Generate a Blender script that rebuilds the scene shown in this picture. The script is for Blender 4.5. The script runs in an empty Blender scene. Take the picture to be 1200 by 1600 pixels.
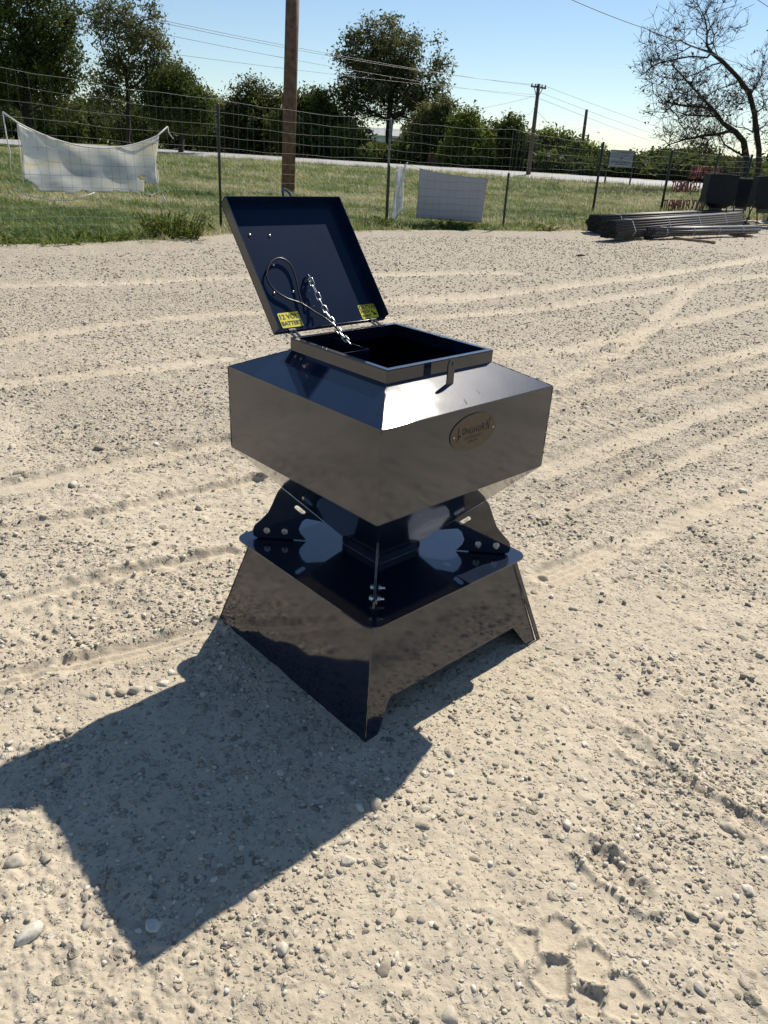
import bpy, bmesh, math, random
import numpy as np
from mathutils import Vector, Matrix

random.seed(7)
RNG = np.random.default_rng(7)
sc = bpy.context.scene
COL = sc.collection
PI = math.pi
rad = math.radians

# ------------------------------------------------------------------ camera
F_PX = 1159.78                                    # focal length in photo pixels (photo 1200 x 1600)
CAM = np.array([0.00283, -2.2318, 1.55473])
YAW, PITCH, ROLL = 0.00085, 0.45066, 0.05411

def cam_axes():
    fwd = np.array([math.sin(YAW)*math.cos(PITCH), math.cos(YAW)*math.cos(PITCH), -math.sin(PITCH)])
    right = np.array([math.cos(YAW), -math.sin(YAW), 0.0])
    up = np.cross(right, fwd)
    c, s = math.cos(ROLL), math.sin(ROLL)
    return c*right + s*up, -s*right + c*up, fwd
AX_R, AX_U, AX_F = cam_axes()
cd = bpy.data.cameras.new('camera')
cd.sensor_fit = 'VERTICAL'; cd.sensor_height = 36.0; cd.lens = 36.0*F_PX/1600.0
cd.clip_start = 0.05; cd.clip_end = 4000.0
cam = bpy.data.objects.new('camera', cd); COL.objects.link(cam)
cam.matrix_world = Matrix(((AX_R[0], AX_U[0], -AX_F[0], CAM[0]), (AX_R[1], AX_U[1], -AX_F[1], CAM[1]),
                           (AX_R[2], AX_U[2], -AX_F[2], CAM[2]), (0, 0, 0, 1)))
sc.camera = cam

# ------------------------------------------------------------------ sky, sun, exposure
SUN_EL, SUN_AZ = rad(46.4), rad(29.5)             # azimuth clockwise from +y
world = bpy.data.worlds.new('World'); sc.world = world; world.use_nodes = True
wn = world.node_tree.nodes; wl = world.node_tree.links
wn.clear()
sky = wn.new('ShaderNodeTexSky'); sky.sky_type = 'NISHITA'; sky.sun_disc = False
sky.sun_elevation = SUN_EL; sky.sun_rotation = SUN_AZ
sky.altitude = 200.0; sky.air_density = 1.0; sky.dust_density = 0.0; sky.ozone_density = 2.6
bg = wn.new('ShaderNodeBackground'); bg.inputs['Strength'].default_value = 0.086
wo = wn.new('ShaderNodeOutputWorld')
wl.new(sky.outputs[0], bg.inputs[0]); wl.new(bg.outputs[0], wo.inputs[0])
sd = bpy.data.lights.new('sun', 'SUN'); sd.energy = 5.0; sd.angle = rad(0.53); sd.color = (1.0, 0.925, 0.815)
sun = bpy.data.objects.new('sun', sd); COL.objects.link(sun)
SUN_DIR = Vector((math.sin(SUN_AZ)*math.cos(SUN_EL), math.cos(SUN_AZ)*math.cos(SUN_EL), math.sin(SUN_EL)))
sun.rotation_euler = SUN_DIR.to_track_quat('Z', 'Y').to_euler(); sun.location = SUN_DIR*30
vs = sc.view_settings
vs.view_transform = 'Standard'; vs.look = 'None'; vs.exposure = 0.33; vs.gamma = 1.0; vs.use_curve_mapping = False
sc.render.engine = 'CYCLES'
sc.cycles.use_denoising = True
sc.cycles.max_bounces = 8; sc.cycles.transparent_max_bounces = 8

# ------------------------------------------------------------------ layout helpers
def ray(px, py):
    d = AX_F + (px-600)/F_PX*AX_R + (800-py)/F_PX*AX_U
    return d/np.linalg.norm(d)
def G(px, py, z=0.0):                             # the point at height z that the survey photo shows at (px, py)
    d = ray(px, py); t = (z-CAM[2])/d[2]; return CAM + t*d
def Y(px, py, y):                                 # the point on the plane y = const
    d = ray(px, py); t = (y-CAM[1])/d[1]; return CAM + t*d
def V(px, py, A, B, off=0.0):                     # the point on the vertical plane through A, B
    n = np.array([-(B[1]-A[1]), B[0]-A[0], 0.0]); n /= np.linalg.norm(n)
    d = ray(px, py); t = ((np.array([A[0], A[1], 0.0]) + n*off - CAM) @ n)/(d @ n); return CAM + t*d

# ------------------------------------------------------------------ object helpers
def tag(o, label=None, cat=None, group=None, kind=None):
    if label: o['label'] = label
    if cat: o['category'] = cat
    if group: o['group'] = group
    if kind: o['kind'] = kind
    return o
def empty(name, loc=(0, 0, 0), rz=0.0):
    o = bpy.data.objects.new(name, None); COL.objects.link(o)
    o.location = tuple(loc); o.rotation_euler = (0, 0, rz); o.empty_display_size = 0.1
    return o
def link(name, me, mat=None, parent=None, matrix=None):
    if mat is not None and len(me.materials) == 0: me.materials.append(mat)
    o = bpy.data.objects.new(name, me); COL.objects.link(o)
    if parent is not None: o.parent = parent
    if matrix is not None: o.matrix_local = matrix
    return o
def mesh(name, verts, faces, smooth=False):
    me = bpy.data.meshes.new(name)
    me.from_pydata([tuple(map(float, v)) for v in verts], [], [tuple(map(int, f)) for f in faces])
    me.validate(); me.update()
    if smooth: me.polygons.foreach_set('use_smooth', [True]*len(me.polygons))
    return me
def fast_mesh(name, V_, F_, smooth=False):        # V (n,3), F (m,k) all faces with k corners
    V_ = np.asarray(V_, np.float32); F_ = np.asarray(F_, np.int32)
    me = bpy.data.meshes.new(name); k = F_.shape[1]
    me.vertices.add(len(V_)); me.vertices.foreach_set('co', V_.ravel())
    me.loops.add(F_.size); me.loops.foreach_set('vertex_index', F_.ravel())
    me.polygons.add(len(F_))
    me.polygons.foreach_set('loop_start', np.arange(len(F_), dtype=np.int32)*k)
    if smooth: me.polygons.foreach_set('use_smooth', np.ones(len(F_), bool))
    me.update(calc_edges=True); me.validate()
    return me
def bevel(o, w=0.0015, seg=2):
    m = o.modifiers.new('edge', 'BEVEL'); m.width = w; m.segments = seg; m.limit_method = 'ANGLE'; m.angle_limit = rad(35)
    return o
class MB:
    def __init__(s): s.v = []; s.f = []
    def add(s, vs_, fs_):
        n = len(s.v); s.v += [tuple(map(float, v)) for v in vs_]; s.f += [tuple(n+i for i in f) for f in fs_]; return s
    def box(s, lo, hi, M=None):
        x0, y0, z0 = lo; x1, y1, z1 = hi
        vv = [Vector(p) for p in ((x0,y0,z0),(x1,y0,z0),(x1,y1,z0),(x0,y1,z0),(x0,y0,z1),(x1,y0,z1),(x1,y1,z1),(x0,y1,z1))]
        if M is not None: vv = [M @ p for p in vv]
        return s.add(vv, [(0,3,2,1),(4,5,6,7),(0,1,5,4),(1,2,6,5),(2,3,7,6),(3,0,4,7)])
    def tube(s, pts, r, n=8, caps=True, closed=False):
        pts = [Vector(p) for p in pts]; N = len(pts)
        rs = r if isinstance(r, (list, tuple)) else [r]*N
        rings = []; prev = None
        for i, p in enumerate(pts):
            if closed: t = (pts[(i+1) % N]-pts[i-1]).normalized()
            else: t = (pts[min(i+1, N-1)]-pts[max(i-1, 0)]).normalized()
            if prev is None:
                a = Vector((0, 0, 1)) if abs(t.z) < .9 else Vector((1, 0, 0))
                x = t.cross(a).normalized()
            else:
                x = (prev - t*prev.dot(t)).normalized()
            prev = x; y = t.cross(x)
            rings.append([p + (x*math.cos(2*PI*k/n) + y*math.sin(2*PI*k/n))*rs[i] for k in range(n)])
        base = len(s.v); s.v += [tuple(q) for ring in rings for q in ring]
        M_ = N if closed else N-1
        for i in range(M_):
            j = (i+1) % N
            for k in range(n):
                l = (k+1) % n
                s.f.append((base+i*n+k, base+i*n+l, base+j*n+l, base+j*n+k))
        if caps and not closed:
            s.f.append(tuple(base+k for k in range(n))[::-1]); s.f.append(tuple(base+(N-1)*n+k for k in range(n)))
        return s
    def build(s, name, mat, parent=None, smooth=False, matrix=None):
        return link(name, mesh(name, s.v, s.f, smooth), mat, parent, matrix)
def flat_plate(name, outline, holes, t):          # a flat plate in the xy plane, thickness t, with holes
    cu = bpy.data.curves.new(name, 'CURVE'); cu.dimensions = '2D'; cu.fill_mode = 'BOTH'; cu.extrude = t/2
    for poly in [outline]+list(holes):
        sp = cu.splines.new('POLY'); sp.points.add(len(poly)-1)
        for p, q in zip(sp.points, poly): p.co = (q[0], q[1], 0, 1)
        sp.use_cyclic_u = True
    ob = bpy.data.objects.new(name, cu); me = bpy.data.meshes.new_from_object(ob)
    bpy.data.objects.remove(ob); bpy.data.curves.remove(cu)
    bm = bmesh.new(); bm.from_mesh(me); bmesh.ops.remove_doubles(bm, verts=bm.verts, dist=1e-6)
    bmesh.ops.recalc_face_normals(bm, faces=bm.faces); bm.to_mesh(me); bm.free()
    me.polygons.foreach_set('use_smooth', [False]*len(me.polygons))
    return me
def text_mesh(name, body, size, extrude=0.0, align='CENTER', shear=0.0, spacing=1.0, bold=0.0):
    cu = bpy.data.curves.new(name, 'FONT'); cu.body = body; cu.size = size; cu.extrude = extrude
    cu.align_x = align; cu.align_y = 'CENTER'; cu.shear = shear; cu.space_character = spacing; cu.resolution_u = 3; cu.offset = bold
    ob = bpy.data.objects.new(name, cu); me = bpy.data.meshes.new_from_object(ob)
    bpy.data.objects.remove(ob); bpy.data.curves.remove(cu)
    me.materials.clear()
    return me
def frame(o, x, y, z):                            # matrix with origin o and axes x, y, z
    x, y, z = (Vector(a).normalized() for a in (x, y, z)); o = Vector(o)
    return Matrix(((x.x, y.x, z.x, o.x), (x.y, y.y, z.y, o.y), (x.z, y.z, z.z, o.z), (0, 0, 0, 1)))
def ico(sub):
    bm = bmesh.new(); bmesh.ops.create_icosphere(bm, subdivisions=sub, radius=1.0)
    v = np.array([x.co[:] for x in bm.verts]); f = np.array([[y.index for y in x.verts] for x in bm.faces]); bm.free()
    return v, f

# ------------------------------------------------------------------ numpy noise
def _hash(ix, iy, seed):
    h = (ix.astype(np.int64)*374761393 + iy.astype(np.int64)*668265263 + seed*982451653) & 0x7fffffff
    h = ((h ^ (h >> 13))*1274126177) & 0x7fffffff
    h = (h ^ (h >> 16)) & 0xffff
    return h/65535.0
def vnoise(x, y, seed=0):
    x0 = np.floor(x); y0 = np.floor(y); fx = x-x0; fy = y-y0
    fx = fx*fx*fx*(fx*(fx*6-15)+10); fy = fy*fy*fy*(fy*(fy*6-15)+10)
    a = _hash(x0, y0, seed); b = _hash(x0+1, y0, seed); c = _hash(x0, y0+1, seed); d = _hash(x0+1, y0+1, seed)
    return (a+(b-a)*fx)*(1-fy) + (c+(d-c)*fx)*fy
def fbm(x, y, scale, octaves=4, seed=0, gain=.5):
    s = 0; a = 1; t = 0
    for o in range(octaves):
        c, n = math.cos(o*1.1+.3), math.sin(o*1.1+.3)
        s = s + a*(vnoise((c*x-n*y)*scale*2**o, (n*x+c*y)*scale*2**o, seed+o*17)-.5); t += a; a *= gain
    return s/t
def sstep(a, b, x):
    t = np.clip((x-a)/(b-a), 0, 1); return t*t*(3-2*t)
def poly_dist(x, y, pts):                         # distance to a polyline, signed side offset and arc length
    best = np.full(x.shape, 1e9); arc = np.zeros(x.shape); side = np.zeros(x.shape); L = 0.0
    for (ax, ay), (bx, by) in zip(pts[:-1], pts[1:]):
        dx, dy = bx-ax, by-ay; l = math.hypot(dx, dy)
        t = np.clip(((x-ax)*dx+(y-ay)*dy)/(l*l), 0, 1)
        ex, ey = x-(ax+t*dx), y-(ay+t*dy); d = np.hypot(ex, ey)
        m = d < best
        best = np.where(m, d, best); arc = np.where(m, L+t*l, arc); side = np.where(m, np.sign(dx*ey-dy*ex)*d, side)
        L += l
    return best, arc, side

# ------------------------------------------------------------------ materials
def new_mat(name):
    m = bpy.data.materials.new(name); m.use_nodes = True
    nt = m.node_tree; b = nt.nodes['Principled BSDF']
    return m, nt, b
def node(nt, kind, **kw):
    n = nt.nodes.new(kind)
    for k, v in kw.items():
        if k.startswith('i_'): n.inputs[k[2:].replace('_', ' ')].default_value = v
        else: setattr(n, k, v)
    return n
def simple(name, col, rough=.6, metal=0.0, noise=0.0, scale=20.0, bump=0.0, coat=0.0, spec=.5):
    m, nt, b = new_mat(name)
    b.inputs['Roughness'].default_value = rough; b.inputs['Metallic'].default_value = metal
    b.inputs['Base Color'].default_value = (*col, 1); b.inputs['Coat Weight'].default_value = coat
    b.inputs['Specular IOR Level'].default_value = spec
    if noise or bump:
        tc = node(nt, 'ShaderNodeTexCoord'); n = node(nt, 'ShaderNodeTexNoise'); n.inputs['Scale'].default_value = scale
        n.inputs['Detail'].default_value = 6; nt.links.new(tc.outputs['Object'], n.inputs['Vector'])
        if noise:
            r = node(nt, 'ShaderNodeValToRGB')
            r.color_ramp.elements[0].position = .3; r.color_ramp.elements[1].position = .7
            r.color_ramp.elements[0].color = (*[c*(1-noise) for c in col], 1); r.color_ramp.elements[1].color = (*[min(1, c*(1+noise)) for c in col], 1)
            nt.links.new(n.outputs['Fac'], r.inputs['Fac']); nt.links.new(r.outputs['Color'], b.inputs['Base Color'])
        if bump:
            bp = node(nt, 'ShaderNodeBump'); bp.inputs['Strength'].default_value = bump; bp.inputs['Distance'].default_value = .01
            nt.links.new(n.outputs['Fac'], bp.inputs['Height']); nt.links.new(bp.outputs['Normal'], b.inputs['Normal'])
    return m

def paint_material():
    m, nt, b = new_mat('navy_powder_coat')
    b.inputs['Base Color'].default_value = (0.0030, 0.0085, 0.025, 1)
    b.inputs['Specular IOR Level'].default_value = 0.04
    b.inputs['Coat Weight'].default_value = 1.0; b.inputs['Coat IOR'].default_value = 1.72
    tc = node(nt, 'ShaderNodeTexCoord')
    n1 = node(nt, 'ShaderNodeTexNoise'); n1.inputs['Scale'].default_value = 2.6; n1.inputs['Detail'].default_value = 2
    n2 = node(nt, 'ShaderNodeTexNoise'); n2.inputs['Scale'].default_value = 420.0; n2.inputs['Detail'].default_value = 2
    n3 = node(nt, 'ShaderNodeTexNoise'); n3.inputs['Scale'].default_value = 9.0; n3.inputs['Detail'].default_value = 7
    for n in (n1, n2, n3): nt.links.new(tc.outputs['Object'], n.inputs['Vector'])
    # sheet metal is never quite flat; under the clear film the colour coat has orange peel
    b1 = node(nt, 'ShaderNodeBump'); b1.inputs['Strength'].default_value = .14; b1.inputs['Distance'].default_value = .012
    nt.links.new(n1.outputs['Fac'], b1.inputs['Height'])
    b2 = node(nt, 'ShaderNodeBump'); b2.inputs['Strength'].default_value = .22; b2.inputs['Distance'].default_value = .0012
    nt.links.new(n2.outputs['Fac'], b2.inputs['Height']); nt.links.new(b1.outputs['Normal'], b2.inputs['Normal'])
    nt.links.new(b2.outputs['Normal'], b.inputs['Normal']); 
    b3 = node(nt, 'ShaderNodeBump'); b3.inputs['Strength'].default_value = .022; b3.inputs['Distance'].default_value = .0012
    nt.links.new(n2.outputs['Fac'], b3.inputs['Height']); nt.links.new(b1.outputs['Normal'], b3.inputs['Normal']); nt.links.new(b3.outputs['Normal'], b.inputs['Coat Normal'])
    r = node(nt, 'ShaderNodeMapRange'); r.inputs['To Min'].default_value = .27; r.inputs['To Max'].default_value = .36
    nt.links.new(n3.outputs['Fac'], r.inputs['Value']); nt.links.new(r.outputs['Result'], b.inputs['Roughness'])
    cr = node(nt, 'ShaderNodeMapRange'); cr.inputs['From Min'].default_value = .35; cr.inputs['From Max'].default_value = .75; cr.inputs['To Min'].default_value = .022; cr.inputs['To Max'].default_value = .075
    nt.links.new(n3.outputs['Fac'], cr.inputs['Value']); nt.links.new(cr.outputs['Result'], b.inputs['Coat Roughness'])
    # thin film of yard dust
    dr = node(nt, 'ShaderNodeValToRGB'); dr.color_ramp.elements[0].position = .45; dr.color_ramp.elements[1].position = .8
    dr.color_ramp.elements[0].color = (0.0030, 0.0085, 0.025, 1); dr.color_ramp.elements[1].color = (0.0060, 0.0110, 0.026, 1)
    nt.links.new(n3.outputs['Fac'], dr.inputs['Fac']); nt.links.new(dr.outputs['Color'], b.inputs['Base Color'])
    return m

def ground_material():
    m, nt, b = new_mat('caliche_gravel')
    L = nt.links.new
    def math_(op, x, y=None, z=None, clamp=False):
        n = node(nt, 'ShaderNodeMath', operation=op); n.use_clamp = clamp
        for i, v in enumerate((x, y, z)):
            if v is None: continue
            if isinstance(v, (int, float)): n.inputs[i].default_value = v
            else: L(v, n.inputs[i])
        return n.outputs[0]
    g = node(nt, 'ShaderNodeNewGeometry')
    loose = node(nt, 'ShaderNodeAttribute', attribute_name='loose').outputs['Fac']; packed = node(nt, 'ShaderNodeAttribute', attribute_name='packed').outputs['Fac']
    big = node(nt, 'ShaderNodeTexNoise'); big.inputs['Scale'].default_value = .9; big.inputs['Detail'].default_value = 8; big.inputs['Roughness'].default_value = .62
    fine = node(nt, 'ShaderNodeTexNoise'); fine.inputs['Scale'].default_value = 40; fine.inputs['Detail'].default_value = 8; fine.inputs['Roughness'].default_value = .72
    for n in (big, fine): L(g.outputs['Position'], n.inputs['Vector'])
    c1 = node(nt, 'ShaderNodeValToRGB')                # caliche dust
    c1.color_ramp.elements[0].position = .25; c1.color_ramp.elements[0].color = (.405, .340, .246, 1)
    c1.color_ramp.elements[1].position = .72; c1.color_ramp.elements[1].color = (.605, .532, .408, 1)
    t = math_('ADD', math_('MULTIPLY_ADD', big.outputs['Fac'], .5, .25), math_('MULTIPLY_ADD', fine.outputs['Fac'], .55, -.27)); L(t, c1.inputs['Fac'])
    col = c1.outputs['Color']; height = math_('MULTIPLY', fine.outputs['Fac'], .0065)
    wn_ = node(nt, 'ShaderNodeTexNoise'); wn_.inputs['Scale'].default_value = 62; wn_.inputs['Detail'].default_value = 3; L(g.outputs['Position'], wn_.inputs['Vector'])
    ws = node(nt, 'ShaderNodeVectorMath', operation='SUBTRACT'); ws.inputs[1].default_value = (.5, .5, .5); L(wn_.outputs['Color'], ws.inputs[0])
    wob = node(nt, 'ShaderNodeVectorMath', operation='MULTIPLY_ADD'); wob.inputs[1].default_value = (.024, .024, 0); L(ws.outputs[0], wob.inputs[0]); L(g.outputs['Position'], wob.inputs[2])
    # embedded chips in three sizes: each is a low dome with its own tone, more of them where the gravel lies loose
    for S, dens, seed in ((27.0, .24, 1.7), (58.0, .50, 9.1), (118.0, .66, 23.3)):
        mp = node(nt, 'ShaderNodeMapping'); mp.inputs['Location'].default_value = (seed, seed*2.3, 0); mp.inputs['Rotation'].default_value = (0, 0, seed); L(wob.outputs[0], mp.inputs['Vector'])
        v = node(nt, 'ShaderNodeTexVoronoi'); v.voronoi_dimensions = '2D'; v.inputs['Scale'].default_value = S; L(mp.outputs[0], v.inputs['Vector'])
        sp = node(nt, 'ShaderNodeSeparateColor'); L(v.outputs['Color'], sp.inputs[0])
        lo = math_('SUBTRACT', math_('MULTIPLY_ADD', loose, .85, .30), math_('MULTIPLY', packed, .32), clamp=True)
        on = math_('LESS_THAN', sp.outputs[1], math_('MULTIPLY', lo, dens*1.5))
        radius = math_('MULTIPLY', math_('MULTIPLY_ADD', sp.outputs[0], .34, .16), on)
        q = math_('SUBTRACT', 1.0, math_('DIVIDE', v.outputs['Distance'], math_('ADD', radius, .0001)), clamp=True)
        dome = math_('MULTIPLY', math_('POWER', q, .5), math_('MULTIPLY', radius, 1.05/S))
        height = math_('ADD', height, dome)
        c2 = node(nt, 'ShaderNodeValToRGB'); e = c2.color_ramp.elements
        e[0].position = 0; e[0].color = (.20, .175, .138, 1); e[1].position = 1; e[1].color = (.63, .58, .48, 1); x = e.new(.45); x.color = (.385, .34, .265, 1)
        L(sp.outputs[2], c2.inputs['Fac'])
        mk = math_('MULTIPLY', math_('MULTIPLY', q, 6.0, clamp=True), .75)
        mx = node(nt, 'ShaderNodeMix', data_type='RGBA'); L(mk, mx.inputs['Factor']); L(col, mx.inputs['A']); L(c2.outputs['Color'], mx.inputs['B']); col = mx.outputs['Result']
    L(col, b.inputs['Base Color'])
    b.inputs['Roughness'].default_value = .92; b.inputs['Specular IOR Level'].default_value = .25
    bp = node(nt, 'ShaderNodeBump'); bp.inputs['Strength'].default_value = 1.0; bp.inputs['Distance'].default_value = 1.0
    L(height, bp.inputs['Height']); L(bp.outputs['Normal'], b.inputs['Normal'])
    return m

def stone_material():
    m, nt, b = new_mat('limestone')
    L = nt.links.new
    g = node(nt, 'ShaderNodeNewGeometry'); oi = node(nt, 'ShaderNodeObjectInfo')
    ad = node(nt, 'ShaderNodeMath', operation='ADD'); L(g.outputs['Random Per Island'], ad.inputs[0]); L(oi.outputs['Random'], ad.inputs[1])
    fr = node(nt, 'ShaderNodeMath', operation='FRACT'); L(ad.outputs[0], fr.inputs[0])
    r = node(nt, 'ShaderNodeValToRGB'); e = r.color_ramp.elements
    e[0].position = 0; e[0].color = (.26, .225, .175, 1); e[1].position = 1; e[1].color = (.68, .63, .53, 1)
    x = e.new(.25); x.color = (.41, .355, .27, 1); x = e.new(.7); x.color = (.55, .49, .385, 1)
    L(fr.outputs[0], r.inputs['Fac'])
    n = node(nt, 'ShaderNodeTexNoise'); n.inputs['Scale'].default_value = 90; n.inputs['Detail'].default_value = 6
    L(g.outputs['Position'], n.inputs['Vector'])
    mx = node(nt, 'ShaderNodeMix', data_type='RGBA', blend_type='MULTIPLY'); mx.inputs['Factor'].default_value = .22
    L(r.outputs['Color'], mx.inputs['A'])
    r2 = node(nt, 'ShaderNodeValToRGB'); r2.color_ramp.elements[0].position = .3; r2.color_ramp.elements[1].position = .65; L(n.outputs['Fac'], r2.inputs['Fac'])
    L(r2.outputs['Color'], mx.inputs['B']); L(mx.outputs['Result'], b.inputs['Base Color'])
    b.inputs['Roughness'].default_value = .85; b.inputs['Specular IOR Level'].default_value = .3
    bp = node(nt, 'ShaderNodeBump'); bp.inputs['Strength'].default_value = .5; bp.inputs['Distance'].default_value = .004
    L(n.outputs['Fac'], bp.inputs['Height']); L(bp.outputs['Normal'], b.inputs['Normal'])
    return m

def leaf_material(name, cols, trans=.35, attr='tone'):
    m, nt, b = new_mat(name); L = nt.links.new
    at = node(nt, 'ShaderNodeAttribute', attribute_name=attr)
    r = node(nt, 'ShaderNodeValToRGB'); e = r.color_ramp.elements
    e[0].position = 0; e[0].color = (*cols[0], 1); e[1].position = 1; e[1].color = (*cols[-1], 1)
    for i, c in enumerate(cols[1:-1]): x = e.new((i+1)/(len(cols)-1)); x.color = (*c, 1)
    L(at.outputs['Fac'], r.inputs['Fac']); L(r.outputs['Color'], b.inputs['Base Color'])
    b.inputs['Roughness'].default_value = .7; b.inputs['Specular IOR Level'].default_value = .12
    t = node(nt, 'ShaderNodeBsdfTranslucent'); hs = node(nt, 'ShaderNodeHueSaturation'); hs.inputs['Value'].default_value = 1.3; hs.inputs['Hue'].default_value = .485
    L(r.outputs['Color'], hs.inputs['Color']); L(hs.outputs['Color'], t.inputs['Color'])
    mx = node(nt, 'ShaderNodeMixShader'); mx.inputs[0].default_value = trans
    L(b.outputs[0], mx.inputs[1]); L(t.outputs[0], mx.inputs[2]); L(mx.outputs[0], nt.nodes['Material Output'].inputs['Surface'])
    return m

def grass_material():
    m, nt, b = new_mat('grass_blades'); L = nt.links.new
    at = node(nt, 'ShaderNodeAttribute', attribute_name='dry', attribute_type='INSTANCER'); oi = node(nt, 'ShaderNodeObjectInfo')
    ad = node(nt, 'ShaderNodeMath', operation='MULTIPLY_ADD'); ad.inputs[1].default_value = .35; L(oi.outputs['Random'], ad.inputs[0]); L(at.outputs['Fac'], ad.inputs[2])
    r = node(nt, 'ShaderNodeValToRGB'); e = r.color_ramp.elements
    e[0].position = .05; e[0].color = (.085, .145, .034, 1); e[1].position = 1.0; e[1].color = (.50, .46, .27, 1)
    x = e.new(.40); x.color = (.165, .225, .058, 1); x = e.new(.7); x.color = (.31, .325, .12, 1)
    L(ad.outputs[0], r.inputs['Fac']); L(r.outputs['Color'], b.inputs['Base Color'])
    b.inputs['Roughness'].default_value = .55; b.inputs['Specular IOR Level'].default_value = .3
    t = node(nt, 'ShaderNodeBsdfTranslucent'); L(r.outputs['Color'], t.inputs['Color'])
    mx = node(nt, 'ShaderNodeMixShader'); mx.inputs[0].default_value = .35
    L(b.outputs[0], mx.inputs[1]); L(t.outputs[0], mx.inputs[2]); L(mx.outputs[0], nt.nodes['Material Output'].inputs['Surface'])
    return m

def field_material():
    m, nt, b = new_mat('mown_grass_ground'); L = nt.links.new
    g = node(nt, 'ShaderNodeNewGeometry')
    mp = node(nt, 'ShaderNodeMapping'); mp.inputs['Rotation'].default_value = (0, 0, rad(33)); mp.inputs['Scale'].default_value = (.12, .6, 1)
    L(g.outputs['Position'], mp.inputs['Vector'])
    n1 = node(nt, 'ShaderNodeTexNoise'); n1.inputs['Scale'].default_value = 1.2; n1.inputs['Detail'].default_value = 6; L(mp.outputs[0], n1.inputs['Vector'])
    n2 = node(nt, 'ShaderNodeTexNoise'); n2.inputs['Scale'].default_value = 7; n2.inputs['Detail'].default_value = 9; n2.inputs['Roughness'].default_value = .7; L(g.outputs['Position'], n2.inputs['Vector'])
    ad = node(nt, 'ShaderNodeMath', operation='ADD'); L(n1.outputs['Fac'], ad.inputs[0]); L(n2.outputs['Fac'], ad.inputs[1])
    hf = node(nt, 'ShaderNodeMath', operation='MULTIPLY'); hf.inputs[1].default_value = .5; L(ad.outputs[0], hf.inputs[0])
    r = node(nt, 'ShaderNodeValToRGB'); e = r.color_ramp.elements
    e[0].position = .36; e[0].color = (.105, .135, .034, 1); e[1].position = .66; e[1].color = (.46, .40, .21, 1)
    x = e.new(.47); x.color = (.165, .21, .055, 1); x = e.new(.56); x.color = (.27, .285, .10, 1)
    L(hf.outputs[0], r.inputs['Fac']); L(r.outputs['Color'], b.inputs['Base Color'])
    b.inputs['Roughness'].default_value = .9; b.inputs['Specular IOR Level'].default_value = .15
    bp = node(nt, 'ShaderNodeBump'); bp.inputs['Strength'].default_value = .9; bp.inputs['Distance'].default_value = .12
    L(n2.outputs['Fac'], bp.inputs['Height']); L(bp.outputs['Normal'], b.inputs['Normal'])
    return m

def cloth_material(name, col, trans=.3, stain=.25, scale=2.0):
    m, nt, b = new_mat(name); L = nt.links.new
    tc = node(nt, 'ShaderNodeTexCoord'); n = node(nt, 'ShaderNodeTexNoise'); n.inputs['Scale'].default_value = scale; n.inputs['Detail'].default_value = 7
    L(tc.outputs['Object'], n.inputs['Vector'])
    r = node(nt, 'ShaderNodeValToRGB'); r.color_ramp.elements[0].position = .35; r.color_ramp.elements[1].position = .62
    r.color_ramp.elements[0].color = (*[c*(1-stain) for c in col], 1); r.color_ramp.elements[1].color = (*col, 1)
    L(n.outputs['Fac'], r.inputs['Fac']); L(r.outputs['Color'], b.inputs['Base Color']); b.inputs['Roughness'].default_value = .6
    t = node(nt, 'ShaderNodeBsdfTranslucent'); L(r.outputs['Color'], t.inputs['Color'])
    mx = node(nt, 'ShaderNodeMixShader'); mx.inputs[0].default_value = trans
    L(b.outputs[0], mx.inputs[1]); L(t.outputs[0], mx.inputs[2]); L(mx.outputs[0], nt.nodes['Material Output'].inputs['Surface'])
    return m

PAINT = paint_material(); PAINT_IN = simple('navy_satin_inside', (.0042, .0145, .041), .6, 0, .12, 7, .0, 0.22, .02); PAINT_IN.node_tree.nodes['Principled BSDF'].inputs['Coat Roughness'].default_value = .1
DIRT = ground_material(); STONE = stone_material()
GRASS = grass_material(); FIELD = field_material()
STEEL = simple('zinc_steel', (.62, .62, .60), .28, 1.0, .12, 60)
DARKSTEEL = simple('dark_steel', (.05, .05, .052), .45, .6, .2, 30)
PIPE = simple('galvanised_pipe', (.085, .083, .080), .5, .3, .25, 12)
PIPE_DARK = simple('weathered_pipe', (.036, .034, .032), .55, .2, .3, 9)
STRAP = simple('steel_strap', (.45, .45, .44), .45, .5)
RUBBER = simple('black_cable', (.012, .012, .013), .32)
YELLOW = simple('yellow_label', (.82, .70, .045), .45, 0, .05, 40)
BLACK_INK = simple('black_ink', (.012, .012, .012), .5)
BRASS = simple('bronze_plate', (.085, .070, .048), .40, .35, .18, 90)
BADGE_INK = simple('engraved_black', (.006, .006, .006), .7)
WIRE = simple('galvanised_wire', (.19, .195, .195), .7, 0.0)
POST = simple('dark_post_paint', (.018, .022, .018), .55, 0, .3, 20)
POST_TIP = simple('white_post_tip', (.6, .6, .58), .5)
RUSTPIPE = simple('grey_post_pipe', (.13, .14, .14), .5, .4, .3, 15)
WOOD_POLE = simple('brown_pole_wood', (.15, .084, .055), .8, 0, .45, 6, .4)
WOOD_FAR = simple('weathered_pole_wood', (.10, .075, .055), .85, 0, .3, 4)
PLANK = simple('raw_plank_wood', (.27, .19, .115), .8, 0, .3, 12, .2)
ROAD = simple('worn_asphalt', (.33, .33, .335), .75, 0, .12, 1.3, .1)
LINE = simple('road_paint', (.75, .73, .66), .6)
BANNER_W = cloth_material('white_banner_cloth', (.93, .92, .88), .6, .12, 2.2)
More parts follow.
